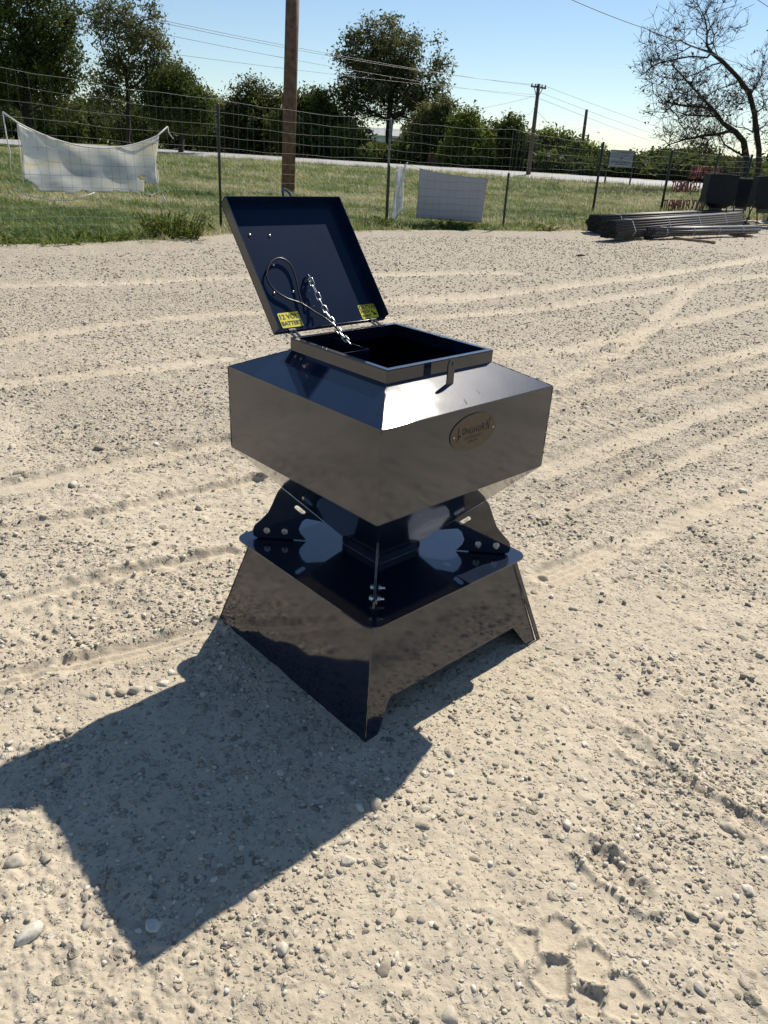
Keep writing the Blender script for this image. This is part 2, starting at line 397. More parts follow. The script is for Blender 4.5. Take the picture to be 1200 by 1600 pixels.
def banner_bands(m):                              # sun-faded print: a cream top, a blue-grey band, ghost blocks below it
    nt = m.node_tree; L = nt.links.new; tc = node(nt, 'ShaderNodeTexCoord'); mp = node(nt, 'ShaderNodeMapping'); mp.inputs['Scale'].default_value = (.55, .55, 2.6)
    L(tc.outputs['Object'], mp.inputs['Vector']); n = node(nt, 'ShaderNodeTexNoise'); n.inputs['Scale'].default_value = 1.7; n.inputs['Detail'].default_value = 5; L(mp.outputs[0], n.inputs['Vector'])
    r = node(nt, 'ShaderNodeValToRGB'); e = r.color_ramp.elements; e[0].position = .38; e[0].color = (.80, .82, .86, 1); e[1].position = .62; e[1].color = (1.0, .97, .88, 1); x = e.new(.5); x.color = (.95, .96, .97, 1)
    L(n.outputs['Fac'], r.inputs['Fac'])
    for nm in ('Principled BSDF', 'Translucent BSDF'):
        t = nt.nodes[nm]; sk = t.inputs['Base Color' if nm.startswith('P') else 'Color']; src = sk.links[0].from_socket
        mx = node(nt, 'ShaderNodeMix', data_type='RGBA', blend_type='MULTIPLY'); mx.inputs['Factor'].default_value = 1.0; L(src, mx.inputs['A']); L(r.outputs['Color'], mx.inputs['B']); L(mx.outputs['Result'], sk)
banner_bands(BANNER_W)
BANNER_G = cloth_material('grey_banner_cloth', (.36, .38, .42), .10, .10, 1.2)
ROPE = simple('white_rope', (.70, .69, .64), .8)
RED = simple('red_letters', (.19, .012, .018), .5)
HOPPER = simple('grey_blue_paint', (.007, .010, .014), .5, 0, .2, 5, spec=.2)
BARK = simple('grey_bark', (.050, .042, .034), .9, 0, .35, 8, .5)
BARK_D = simple('dark_bark', (.030, .025, .020), .9, 0, .35, 5, .5)
LEAF_A = leaf_material('leaves_dark_olive', [(0.030, 0.046, 0.014), (0.068, 0.092, 0.023), (0.142, 0.165, 0.043)], .36)
LEAF_B = leaf_material('leaves_grey_olive', [(0.045, 0.055, 0.022), (0.098, 0.107, 0.040), (0.194, 0.194, 0.080)], .38)
LEAF_C = leaf_material('leaves_fresh_green', [(0.041, 0.065, 0.012), (0.096, 0.132, 0.024), (0.180, 0.210, 0.041)], .42)
LEAF_D = leaf_material('leaves_dry_brown', [(.035, .030, .016), (.075, .06, .028), (.13, .10, .045)], .3)
SIGN_W = simple('sign_face', (.30, .32, .38), .5, 0, .1, 4)
RED_PAINT = simple('faded_red_paint', (.13, .030, .026), .6, 0, .3, 3)
WHITE_WALL = simple('white_siding', (.78, .79, .80), .6)
PLASTIC = simple('white_plastic', (.80, .81, .82), .4)

# ================================================================== THE SETTING
# --- terrain: flat yard, a mown field that climbs very slightly to the road, the land behind the road
ROAD_A = np.array([-30.0, 84.0]); ROAD_D = np.array([52.0, -34.0]); ROAD_D /= np.linalg.norm(ROAD_D)
ROAD_N = np.array([-ROAD_D[1], ROAD_D[0]])        # away from the yard
def road_s(x, y): return (x-ROAD_A[0])*ROAD_N[0] + (y-ROAD_A[1])*ROAD_N[1]
def terrain(x, y):
    s = road_s(x, y)
    return .20*sstep(-38, 0, s) + .38*sstep(0, 8.5, s) + .25*sstep(12, 60, s)
YARD_EDGE = [(-30, 3.0), (-12, 6.3), (-6.2, 9.35), (-4.6, 10.75), (-3.55, 12.55), (-1.0, 14.85), (1.2, 16.3), (3.2, 17.0),
             (5.0, 18.4), (7.2, 22.2), (9.6, 24.9), (13.5, 27.4), (20, 31.5), (34, 40)]
def edge_in(x, y):                                # signed distance to the edge of the yard, positive inside
    d, a, s = poly_dist(x, y, YARD_EDGE)
    return -s + .5*fbm(x, y, .9, 4, 91) + .12*fbm(x, y, 5, 2, 55)

# field sheet (fan of rings out to the horizon)
def fan(radii, angles, cx, cy):
    A_, R_ = np.meshgrid(angles, radii); x = cx + R_*np.sin(A_); y = cy + R_*np.cos(A_)
    nr, na = R_.shape; i = np.arange((nr-1)*(na-1)); r_, a_ = i//(na-1), i % (na-1)
    q = r_*na+a_
    return x.ravel(), y.ravel(), np.stack([q, q+1, q+na+1, q+na], 1)
rr = np.concatenate([[.05], np.geomspace(2.0, 30, 46), np.geomspace(31, 180, 90), np.geomspace(200, 3500, 18)])
x, y, f = fan(rr, np.linspace(-PI, PI, 241), 0, -2.2)
inside = edge_in(x, y)
z = terrain(x, y) + .10*fbm(x, y, .22, 4, 3)*np.exp(-np.hypot(x, y)/60) - .16*sstep(.25, 1.2, inside)
field = tag(link('grass_field', fast_mesh('grass_field', np.stack([x, y, z], 1), f[:, ::-1], True), FIELD), kind='structure')

# --- yard sheet
def px_path(pts): return [tuple(G(*p)[:2]) for p in pts]
TRACKS = [  # (path, width, depth, tread)
    (px_path([(-60, 775), (0, 765), (200, 722), (360, 690)]), .17, .012, 0),
    (px_path([(-60, 840), (0, 832), (180, 800), (400, 748)]), .10, .012, 0),
    (px_path([(800, 655), (860, 632), (1000, 590), (1210, 540)]), .22, .015, 1),
    (px_path([(840, 735), (900, 715), (1050, 665), (1210, 612)]), .20, .014, 0),
    (px_path([(850, 800), (1000, 745), (1210, 660)]), .12, .010, 0),
    (px_path([(500, 505), (700, 495), (850, 482), (1000, 458), (1210, 428)]), .30, .014, 1),
    (px_path([(850, 612), (980, 545), (1040, 490), (1075, 455), (1130, 430)]), .22, .014, 1),
    (px_path([(700, 560), (900, 545), (1000, 520), (1210, 470)]), .26, .012, 1),
    (px_path([(-80, 545), (200, 505), (420, 486), (700, 470), (1210, 405)]), .30, .012, 0),
    (px_path([(-60, 448), (200, 440), (420, 432), (800, 425)]), .40, .012, 0),
    (px_path([(820, 690), (960, 640), (1090, 598), (1210, 565)]), .16, .012, 1),
    (px_path([(860, 905), (1000, 840), (1210, 752)]), .13, .008, 0),
    (px_path([(-60, 610), (120, 588), (350, 560)]), .24, .010, 0),
    (px_path([(600, 470), (800, 458), (1000, 436), (1210, 398)]), .28, .012, 1),
    (px_path([(-60, 1085), (0, 1068), (150, 1030), (330, 985)]), .10, .008, 0),
    (px_path([(-60, 960), (0, 945), (120, 915), (360, 868)]), .09, .010, 0),
    (px_path([(880, 1085), (960, 1150), (1080, 1230), (1230, 1320)]), .035, .012, 2),
    (px_path([(915, 1080), (1000, 1142), (1110, 1215), (1230, 1290)]), .020, .008, 2),
    (px_path([(818, 1242), (880, 1290), (950, 1350), (1005, 1402)]), .035, .015, 2),
    (px_path([(1060, 1410), (1130, 1470), (1220, 1560)]), .035, .014, 2),
]
LUGS = [px_path([(600+.5*u, 1000+.5*v) for u, v in c]) for c in (
    [(490, 985), (487, 895), (540, 862), (608, 918), (575, 990)], [(592, 968), (640, 945), (712, 1003), (690, 1096), (605, 1066)],
    [(455, 1062), (512, 1000), (572, 1012), (582, 1130), (520, 1115)], [(694, 1175), (694, 1052), (760, 1043), (830, 1110), (815, 1180), (750, 1200)],
    [(395, 965), (412, 908), (480, 917), (478, 985), (430, 1030)], [(590, 1090), (678, 1112), (680, 1190), (600, 1180)])]
def domes(x, y, cell, rmin, rmax, dens, seed):     # half-buried pebbles as relief
    cx, cy = np.floor(x/cell), np.floor(y/cell); best = np.zeros_like(x)
    for i in (-1, 0, 1):
        for j in (-1, 0, 1):
            ix, iy = cx+i, cy+j
            px_ = (ix+_hash(ix, iy, seed))*cell; py_ = (iy+_hash(ix, iy, seed+1))*cell; r = rmin+(rmax-rmin)*_hash(ix, iy, seed+2)**2
            on = _hash(ix, iy, seed+3) < dens; sq = .65+.7*_hash(ix, iy, seed+4)
            q = 1-((x-px_)**2*sq+(y-py_)**2/sq)/(r*r)
            best = np.maximum(best, np.where(on, np.minimum(np.sqrt(np.clip(q, 0, 1))*.62, .26+.22*sq+.5*((x-px_)*(sq-1)-(y-py_)*(1-sq)*.7)/r)*r*(q > 0), 0))
    return best
def yard_height(x, y, relief=False):
    d = np.hypot(x-CAM[0], y-CAM[1])
    h = .030*fbm(x, y, .55, 3, 11) + .026*fbm(x, y, 2.6, 3, 12) + .020*fbm(x, y, 8, 4, 13, .62)
    rough = .35+.9*sstep(-.12, .16, fbm(x, y, 1.9, 3, 41))
    h += rough*(.0125*fbm(x, y, 34, 3, 14, .75)*np.clip(4/d, 0, 1) + .020*np.clip(fbm(x, y, 24, 2, 15)-.10, 0, 1)*np.clip(5/d, .2, 1))
    # long faint scrape lines left by the grader blade
    h += .006*fbm((x*.93+y*.36)*.10, (y*.93-x*.36), 9.0, 2, 47)*sstep(-.15, .2, fbm(x, y, .5, 2, 48))
    loose = sstep(.02, .20, fbm(x, y, .55, 4, 31) + .10*sstep(4, 9, d) + .02)
    loose = np.maximum(loose, .75*sstep(.08, .22, fbm(x, y, 1.7, 3, 33)))
    loose = np.maximum(loose*.85, .62*sstep(3.2, 7.5, d)+.35*sstep(7, 11, d)+.12*fbm(x, y, 6, 2, 35))
    loose = loose*(.35+.65*sstep(1.8, 4.0, d))
    packed = np.zeros_like(h)
    wob = .05*fbm(x, y, 2.2, 3, 77)
    for path, w, dep, tread in TRACKS:
        xs = [p[0] for p in path]; ys = [p[1] for p in path]
        sel = (x > min(xs)-1) & (x < max(xs)+1) & (y > min(ys)-1) & (y < max(ys)+1)
        if not sel.any(): continue
        dd, arc, side = poly_dist(x[sel], y[sel], path); dd = np.abs(side+wob[sel]*(1 if tread != 2 else .4))
        prof = 1-sstep(w*.35, w*.62, dd); rim = np.exp(-((dd-w*.72)/(w*.20))**2)*np.clip(.15+2.6*fbm(x[sel], y[sel], 11, 3, 83, .7)+.35, 0, 1.2)
        hh = (-dep*prof + dep*.9*rim)*1.5
        if tread == 2:
            xs_, ys_ = x[sel], y[sel]; brk = sstep(-.10, .10, fbm(arc*3.1, arc*0+w*90, 1.0, 3, 19)+.03)
            wv = w*(.55+1.3*vnoise(arc*14, arc*0+3.3, 6)); prof = (1-sstep(wv*.25, wv*.75, dd))*brk; clod = np.clip(fbm(xs_, ys_, 38, 2, 23)*2.2+.45, 0, 1)
            hh = -dep*prof*(.5+.8*vnoise(xs_*60, ys_*60, 9)) + dep*1.1*np.exp(-((dd-wv*.9)/(w*.35))**2)*clod*brk
        if tread == 1: hh += prof*.013*(np.sin(arc*2*PI/.062 + np.sign(side)*side*22) > .1)
        if tread == 0: hh += prof*.004*np.sin(side*2*PI/.035)
        h[sel] += hh*(0.55+.9*vnoise(x[sel]*1.3, y[sel]*1.3, 5))
        if tread != 2: packed[sel] = np.maximum(packed[sel], prof); loose[sel] = np.maximum(loose[sel]*(1-.62*prof), .9*rim*sstep(2, 5, d[sel]))
    for poly in LUGS:                             # lug cells of a big tyre pressed into the dust
        xs = [p[0] for p in poly]; ys = [p[1] for p in poly]
        sel = (x > min(xs)-.05) & (x < max(xs)+.05) & (y > min(ys)-.05) & (y < max(ys)+.05)
        if not sel.any(): continue
        xx, yy = x[sel], y[sel]; dd = poly_dist(xx, yy, poly+[poly[0]])[0]; ins = np.zeros(xx.shape, bool)
        for (ax, ay), (bx, by) in zip(poly, poly[1:]+[poly[0]]):
            ins ^= ((ay > yy) != (by > yy)) & (xx < (bx-ax)*(yy-ay)/(by-ay+1e-12)+ax)
        sd_ = np.where(ins, dd, -dd)+.011*fbm(xx, yy, 34, 3, 44, .7); k = sstep(-.002, .008, sd_)
        h[sel] = h[sel]*(1-.45*k) - .0046*k*(.55+.8*vnoise(xx*16, yy*16, 37)) + .0048*np.exp(-((sd_+.006)/.006)**2)*(.3+1.1*vnoise(xx*30, yy*30, 29))
        packed[sel] = np.maximum(packed[sel], .95*k)
    if relief:
        near = d < 7.0; xn, yn = x[near], y[near]; ln_ = (.20+.60*loose[near]/(.35+.65*sstep(1.8, 4.0, d[near])))*(1-.6*packed[near])
        wx, wy = xn+.011*fbm(xn, yn, 75, 2, 71), yn+.011*fbm(xn, yn, 75, 2, 72); ln_ = ln_*(.30+1.15*sstep(-.13, .13, fbm(xn, yn, 1.9, 3, 73)))
        h[near] += np.maximum(domes(wx, wy, .050, .006, .016, ln_*.34, 201), domes(wx, wy, .027, .0035, .0085, ln_*.75, 211))
    # the stand has settled into the dust a little, and grading left a low berm along the fence
    dd = np.maximum(np.abs(x), np.abs(y)); h *= 1 - .55*np.exp(-(np.hypot(x, y)/.75)**4)
    return h, loose, packed
ang = np.concatenate([np.linspace(-PI, -.78, 60, endpoint=False), np.linspace(-.78, .78, 540), np.linspace(.78, PI, 61)[1:]])
radii = np.concatenate([[.02, .25, .5], np.geomspace(.72, 9, 690, endpoint=False), np.geomspace(9, 44, 110)])
x, y, f = fan(radii, ang, CAM[0], CAM[1])
edge = edge_in(x, y)
h, loose, packed = yard_height(x, y, True)
z = h + .004 + .05*np.exp(-((edge-.55)/.45)**2) - .22*(1-sstep(-.25, .18, edge))
keep = (edge[f] > -.6).all(1)
f = f[keep]
used = np.unique(f); remap = np.full(len(x), -1); remap[used] = np.arange(len(used))
me = fast_mesh('gravel_yard', np.stack([x, y, z], 1)[used], remap[f][:, ::-1], True)
for nm, arr in (('loose', loose), ('packed', packed)):
    a = me.attributes.new(nm, 'FLOAT', 'POINT'); a.data.foreach_set('value', arr[used].astype(np.float32))
yard = tag(link('gravel_yard', me, DIRT), kind='structure')
def yard_z(px_, py_):
    a, b = np.array([px_], float), np.array([py_], float); return float(yard_height(a, b)[0][0])+.004

# --- stones: the largest are pieces of the yard, the rest is gravel
SIDE_KEEP = .62
def stone_shape(v, seed):
    r = np.random.default_rng(seed); d = v.copy()
    for k in range(12):                           # knock flats off a sphere
        n = r.normal(size=3); n /= np.linalg.norm(n); c = r.uniform(.42, .8)
        t = d @ n; over = np.clip(t-c, 0, None); d = d - over[:, None]*n
    return d*np.array([1.0, r.uniform(.62, .95), r.uniform(.42, .62)])*r.uniform(.95, 1.1)
IV1, IF1 = ico(2); IV0, IF0 = ico(1)
stone_meshes = []
for k in range(16):
    me = fast_mesh('stone', stone_shape(IV0 if False else IV1, 100+k), IF1); me.materials.append(STONE)
    stone_meshes.append(me)
named = [(42, 1468, 17), (138, 1442, 10), (26, 1350, 13), (72, 1345, 10), (135, 1405, 8), (392, 1405, 11), (240, 1453, 14), (177, 1388, 9), (252, 1330, 6),
         (443, 1485, 12), (385, 1548, 8), (57, 1108, 10), (48, 1080, 5), (170, 1082, 8), (190, 1083, 10), (213, 1080, 11), (235, 1078, 8), (256, 1070, 8), (147, 1088, 8),
         (268, 1052, 7), (287, 1146, 9), (318, 1085, 8), (320, 1105, 9), (355, 1175, 9), (292, 1076, 7), (101, 1202, 9), (218, 1177, 7), (588, 1263, 13), (562, 1268, 9),
         (533, 1225, 8), (500, 1178, 7), (407, 1310, 9), (425, 1325, 7), (197, 1330, 9), (252, 1331, 7), (177, 1388, 8), (345, 1368, 8), (313, 1430, 7), (660, 1294, 11),
         (720, 1270, 9), (664, 1268, 8), (637, 1380, 8), (740, 1345, 9), (704, 1385, 8), (702, 1590, 13), (638, 1558, 9), (520, 1510, 7), (545, 1495, 8), (522, 1485, 7),
         (885, 1289, 11), (976, 1289, 9), (1013, 1210, 10), (1010, 1130, 6), (1011, 1082, 7), (1138, 1297, 11), (1158, 1307, 11), (1170, 1390, 9), (1150, 1398, 7),
         (1082, 1430, 10), (1120, 1435, 10), (1118, 1447, 8), (1137, 1354, 6), (1090, 1545, 10), (1103, 1386, 8), (893, 1386, 8), (912, 1300, 6), (830, 1345, 6), (810, 1213, 6),
         (700, 1180, 8), (808, 1145, 6), (800, 1110, 6), (848, 904, 10), (1155, 975, 6), (1160, 997, 8), (1090, 985, 7), (1040, 885, 7), (1015, 1048, 8), (830, 1040, 7),
         (620, 1498, 7), (600, 1522, 9), (630, 1500, 6), (655, 1520, 6), (640, 1440, 8), (660, 1442, 8), (675, 1448, 7), (700, 1400, 7), (718, 1370, 6), (612, 1432, 7),
         (765, 1352, 6), (935, 1318, 6), (1060, 1313, 6), (1195, 1345, 7), (1075, 1345, 6), (115, 760, 8), (200, 705, 10), (155, 700, 9), (218, 698, 8), (20, 700, 8), (120, 665, 6),
         (205, 683, 7), (245, 695, 7), (120, 996, 6), (60, 1010, 6), (110, 1060, 6), (30, 1100, 6), (345, 1045, 6), (310, 1055, 7), (16, 1163, 7), (95, 1180, 7)]
placed = []
r_ = random.Random(5)
for (px_, py_, s_) in named:
    p = G(px_, py_); d = np.linalg.norm(p-CAM); placed.append((p[0], p[1], s_*d/F_PX))
while len(placed) < 300:                          # further stones, biased to the near loose patches
    dd = 1.0*math.exp(r_.uniform(math.log(1.25), math.log(6.2))); aa = r_.uniform(-.56, .56)
    x0, y0 = CAM[0]+dd*math.sin(aa), CAM[1]+dd*math.cos(aa)
    if abs(x0)+abs(y0) < .62: continue
    s_ = (.0065+.012*r_.random()**2.2)*(1+dd*.09)
    if all((x0-q[0])**2+(y0-q[1])**2 > (s_+q[2])**2*1.3 for q in placed): placed.append((x0, y0, s_))
PX_ = np.array([p[0] for p in placed]); PY_ = np.array([p[1] for p in placed]); PZ_ = yard_height(PX_, PY_)[0]
for (x0, y0, s_), z0 in zip(placed, PZ_):
    o = link('stone', r_.choice(stone_meshes), None, yard)
    o.location = (x0, y0, z0+s_*.20); o.rotation_euler = (r_.gauss(0, .25), r_.gauss(0, .25), r_.uniform(0, 6.28))
    o.scale = (s_*1.30, s_*1.30*r_.uniform(.8, 1.1), s_*r_.uniform(1.05, 1.4))
def scatter_gravel(n, dmin, dmax, smin, smax, sel_loose, seed, aw=.66):
    g_ = np.random.default_rng(seed)
    d = np.sqrt(g_.uniform(dmin**2, dmax**2, n)); a = g_.uniform(-aw, aw, n)
    x = CAM[0]+d*np.sin(a); y = CAM[1]+d*np.cos(a)
    h, lo, pk = yard_height(x, y); e = edge_in(x, y)
    lo = np.clip(lo/(.35+.65*sstep(1.8, 4.0, d)), 0, 1)
    p = (sel_loose + (1-sel_loose)*lo)*(1-.62*pk)
    p = p*np.where(d < 7, .30+1.15*sstep(-.13, .13, fbm(x, y, 1.9, 3, 73)), 1)
    ok = (g_.random(n) < p) & (e > .05) & (np.abs(x)+np.abs(y) > .60)
    x, y, h = x[ok], y[ok], h[ok]; n = len(x)
    s = smin*(smax/smin)**(g_.random(n)**1.5)
    return x, y, h, s
sets = [scatter_gravel(24000, .8, 2.4, .0026, .0125, .32, 1), scatter_gravel(20000, 2.2, 5.0, .0045, .017, .26, 2),
        scatter_gravel(22000, 5, 9, .008, .019, .2, 3), scatter_gravel(26000, 9, 18, .012, .026, .25, 4), scatter_gravel(6000, 17, 30, .02, .036, .25, 6)]
gx, gy, gh, gs = (np.concatenate([s[k] for s in sets]) for k in range(4))
N = len(gx); shapes = np.stack([stone_shape(IV0, 300+k) for k in range(24)])
base = shapes[RNG.integers(0, 24, N)]
a = RNG.uniform(0, 2*PI, N); ca, sa = np.cos(a), np.sin(a); tl = RNG.normal(0, .35, N); ctl, stl = np.cos(tl), np.sin(tl)
bx, by, bz = base[..., 0], base[..., 1], base[..., 2]
by, bz = by*ctl[:, None]-bz*stl[:, None], by*stl[:, None]+bz*ctl[:, None]
vx = (bx*ca[:, None]-by*sa[:, None])*gs[:, None]+gx[:, None]; vy = (bx*sa[:, None]+by*ca[:, None])*gs[:, None]+gy[:, None]
vz = bz*gs[:, None]+(gh+.004+gs*.16)[:, None]
GV = np.stack([vx, vy, vz], -1).reshape(-1, 3); nv = base.shape[1]
GF = (IF0[None]+(np.arange(N)*nv)[:, None, None]).reshape(-1, 3)
gravel = link('gravel', fast_mesh('gravel', GV, GF), STONE)
tag(gravel, 'small pale limestone gravel strewn over the caliche yard', 'gravel', kind='stuff')

# --- road with edge lines
def road_strip(name, s0, s1, mat, dz, t0=-160.0, t1=190.0, kind='structure', parent=None):
    vv = []; ff = []; n = 90
    for i in range(n+1):
        t = t0+(t1-t0)*i/n
        for s in np.linspace(s0, s1, 5):
            p = ROAD_A + ROAD_D*t + ROAD_N*s; vv.append((p[0], p[1], float(terrain(p[0], p[1]))+dz))
    for i in range(n):
        for j in range(4): q = i*5+j; ff.append((q, q+5, q+6, q+1))
    o = link(name, mesh(name, vv, ff), mat, parent)
    if parent is None: tag(o, kind=kind)
    return o
road = road_strip('road', 0, 8.2, ROAD, .06)
road_strip('edge_line', .45, .60, LINE, .066, parent=road); road_strip('edge_line', 7.6, 7.75, LINE, .066, parent=road)
road_strip('centre_line', 4.0, 4.14, simple('yellow_road_paint', (.55, .40, .06), .6), .066, parent=road)

# ================================================================== THE FEEDER (origin under its middle, corners on the local axes)
feeder = empty('game_feeder', (0, 0, 0), -0.02437)
tag(feeder, 'glossy navy steel hopper feeder with its lid open, standing alone on the gravel', 'feeder')
S2 = math.sqrt(.5)
def corner(r, z, k): a = -PI/2 + k*PI/2; return Vector((r*math.cos(a), r*math.sin(a), z))
def panel(name, ra, za, rb, zb, k, t, inward, mat=PAINT, parent=feeder, ea=0.0, eb=0.0):
    # one trapezoid sheet between corners k and k+1, from ring a (below) to ring b; inward = 'r' or 'z'
    o = [corner(ra, za, k), corner(ra, za, k+1), corner(rb, zb, k+1), corner(rb, zb, k)]
    if inward == 'r': i = [corner(ra-t*1.414, za, k), corner(ra-t*1.414, za, k+1), corner(rb-t*1.414, zb, k+1), corner(rb-t*1.414, zb, k)]
    else: i = [p+Vector((0, 0, inward*t)) for p in o]
    vv = o+i
    ff = [(0,1,2,3), (7,6,5,4), (0,4,5,1), (1,5,6,2), (2,6,7,3), (3,7,4,0)]
    me = mesh(name, vv, ff); bm = bmesh.new(); bm.from_mesh(me); bmesh.ops.recalc_face_normals(bm, faces=bm.faces); bm.to_mesh(me); bm.free()
    return bevel(link(name, me, mat, parent), .0011, 2)
ZU, ZL, RU = .93963, .67377, .5
RC, ZC, ZB = .30611, 1.03889, 1.00145
RT, ZT = .131, .372                                # throat
ZP, RP = .346, .505                               # top face of the base plate
for k in range(4):
    panel('side_panel', RU-.0005, ZL+.0012, RU-.0005, ZU-.0012, k, .003, 'r')
    panel('roof_panel', RU, ZU, RC-.003, ZB+.001, k, .003, -1)
    panel('funnel_panel', RT, ZT, RU, ZL, k, .003, 1)
    panel('throat_panel', RT-.0005, ZP+.0005, RT-.0005, ZT+.002, k, .003, 'r')
    panel('collar_panel', RC, ZB-.004, RC, ZC-.0032, k, .003, 'r')
# rim: a flat flange on top of the collar
vv = []; 
for r, z in ((RC+.0006, ZC), (RC-.021, ZC), (RC-.021, ZC-.003), (RC+.0006, ZC-.003)):
    vv += [corner(r, z, k) for k in range(4)]
ff = []
for lv in range(4):
    for k in range(4): a, b = lv*4, ((lv+1) % 4)*4; ff.append((a+k, a+(k+1) % 4, b+(k+1) % 4, b+k))
bevel(link('collar_rim', mesh('collar_rim', vv, ff), PAINT, feeder), .0008, 2)
# weld beads down the four roof corners
def bead(p, q, r, seed, name='weld_bead', mat=PAINT, parent=feeder):
    rr_ = random.Random(seed); n = 26; pts = []; rs = []
    for i in range(n+1):
        pts.append(p.lerp(q, i/n)); rs.append(r*(.75+.5*rr_.random()))
    return MB().tube(pts, rs, 6).build(name, mat, parent, True)
for k in range(4): bead(corner(RU-.004, ZU-.0005, k), corner(RC, ZB-.001, k), .0024, k)
for k in range(4): bead(corner(RU+.0002, ZU-.004, k), corner(RU+.0002, ZL+.004, k), .0012, 10+k)
for k in range(4): bead(corner(RT, ZP+.004, k), corner(RT, ZT, k), .0012, 20+k)
for k in range(4): bead(corner(RT+.001, ZP+.001, k), corner(RT+.001, ZP+.001, k+1), .0016, 30+k)
# drips in the powder coat on the roof
for (pa, pb, r) in (((.215, -.243), (.222, -.262), .0011), ((.252, -.176), (.262, -.188), .0010)):
    def on_roof(p): return Vector((p[0], p[1], ZU + (RU-(p[0]-p[1]))/(RU-RC)*(ZB-ZU)))
    bead(on_roof(pa), on_roof(pb), r, 77, 'paint_run')

# base plate with rounded corners
def rounded_square(r, rc, n=8):
    pts = []
    for k in range(4):
        a = -PI/2 + k*PI/2; c = Vector((math.cos(a), math.sin(a)))*(r-rc*1.414)
        for i in range(n+1):
            b = a-PI/4+PI/2*i/n; pts.append((c.x+rc*math.cos(b), c.y+rc*math.sin(b)))
    return pts
pl = link('base_plate', flat_plate('base_plate', rounded_square(RP, .045), [], .005), PAINT, feeder, Matrix.Translation((0, 0, ZP-.0025)))
bevel(pl, .0012, 2)
# skirt: four sloping panels, two with a cut-out between the feet
RG, RK = .57276, .4445
def skirt_panel(k, cut):
    A, B = corner(RG, 0, k), corner(RG, 0, k+1); C_, D_ = corner(RK, ZP-.0055, k+1), corner(RK, ZP-.0055, k)
    m0 = (A+B)/2; m1 = (C_+D_)/2; x_ = (B-A).normalized(); y_ = (m1-m0).normalized(); Lh = (m1-m0).length
    hb, ht = (B-A).length/2, (C_-D_).length/2
    if cut: out = [(-hb, 0), (-.357, 0), (-.292, .094), (.292, .094), (.357, 0), (hb, 0), (ht, Lh), (-ht, Lh)]
    else: out = [(-hb, 0), (hb, 0), (ht, Lh), (-ht, Lh)]
    t = .0035; z_ = x_.cross(y_)
    o = link('skirt_panel', flat_plate('skirt_panel', out, [], t), PAINT, feeder, frame(m0 - z_*t/2, x_, y_, z_))
    bevel(o, .0008, 2)
for k in range(4): skirt_panel(k, k in (0, 2))
for k in range(4):
    bead(corner(RG-.002, .004, k), corner(RK, ZP-.008, k), .0028, 40+k, 'corner_seam')
# turned edge on the right-hand corner of the skirt
A, B = corner(RG+.004, .002, 1), corner(RK+.004, ZP-.02, 1)
m = MB(); d_ = (B-A).normalized(); o_ = Vector((S2, S2, 0))
m.add([A, A+o_*.018, B+o_*.018, B, A+Vector((.004, -.004, 0)), A+o_*.018+Vector((.004, -.004, 0)), B+o_*.018+Vector((.004, -.004, 0)), B+Vector((.004, -.004, 0))],
      [(0,1,2,3), (7,6,5,4), (0,4,5,1), (1,5,6,2), (2,6,7,3), (3,7,4,0)])
bevel(m.build('skirt_flange', PAINT, feeder), .0008, 1)
# gussets on the diagonals, bolted to tabs on the plate
def hip(r): return ZT + (r-RT)*(ZL-ZT)/(RU-RT)
def arc2(cx, cy, r, a0, a1, n=5): return [(cx+r*math.cos(rad(a0+(a1-a0)*i/n)), cy+r*math.sin(rad(a0+(a1-a0)*i/n))) for i in range(n+1)]
gus = [(.195, hip(.195)-.001), (.255, .432), (.270, .420), (.281, .392), (.276, .374), (.257, .350), (.430, .350), (.4375, .358), (.4385, .378), (.432, .395),
       (.410, .417), (.386, .445), (.372, .475), (.360, .505), (.351, .526), (.340, .541), (.330, hip(.330)-.0015)]
ca_, sa_ = math.cos(rad(37)), math.sin(rad(37))
slot = []
for i in range(12):
    a = 2*PI*i/12; u_, v_ = .0085*math.cos(a)+(.0125 if math.cos(a) > 0 else -.0125), .0085*math.sin(a)
    slot.append((.277+u_*ca_-v_*sa_, .463+u_*sa_+v_*ca_))
gus_me = flat_plate('gusset', gus, [slot], .006); gus_me.materials.append(PAINT)
tab_me = flat_plate('mount_tab', [(.300, ZP+.0005), (.425, ZP+.0005), (.425, .400), (.415, .408), (.310, .408), (.300, .400)], [], .006); tab_me.materials.append(PAINT)
def bolt_mesh():
    m = MB()
    for z0, z1, r in ((-.016, -.010, .0085), (.010, .0175, .0085)):
        n = len(m.v); m.v += [(r*math.cos(PI/3*i), r*math.sin(PI/3*i), z) for z in (z0, z1) for i in range(6)]
        m.f += [tuple(n+i for i in range(5, -1, -1)), tuple(n+6+i for i in range(6))] + [(n+i, n+(i+1) % 6, n+6+(i+1) % 6, n+6+i) for i in range(6)]
    m.tube([(0, 0, -.012), (0, 0, .028)], .0045, 8)
    m.tube([(0, 0, -.0095), (0, 0, -.0075)], .0115, 12); m.tube([(0, 0, .008), (0, 0, .0098)], .0115, 12)
    return mesh('bolt', m.v, m.f)
bolt_me = bolt_mesh(); bolt_me.materials.append(STEEL)
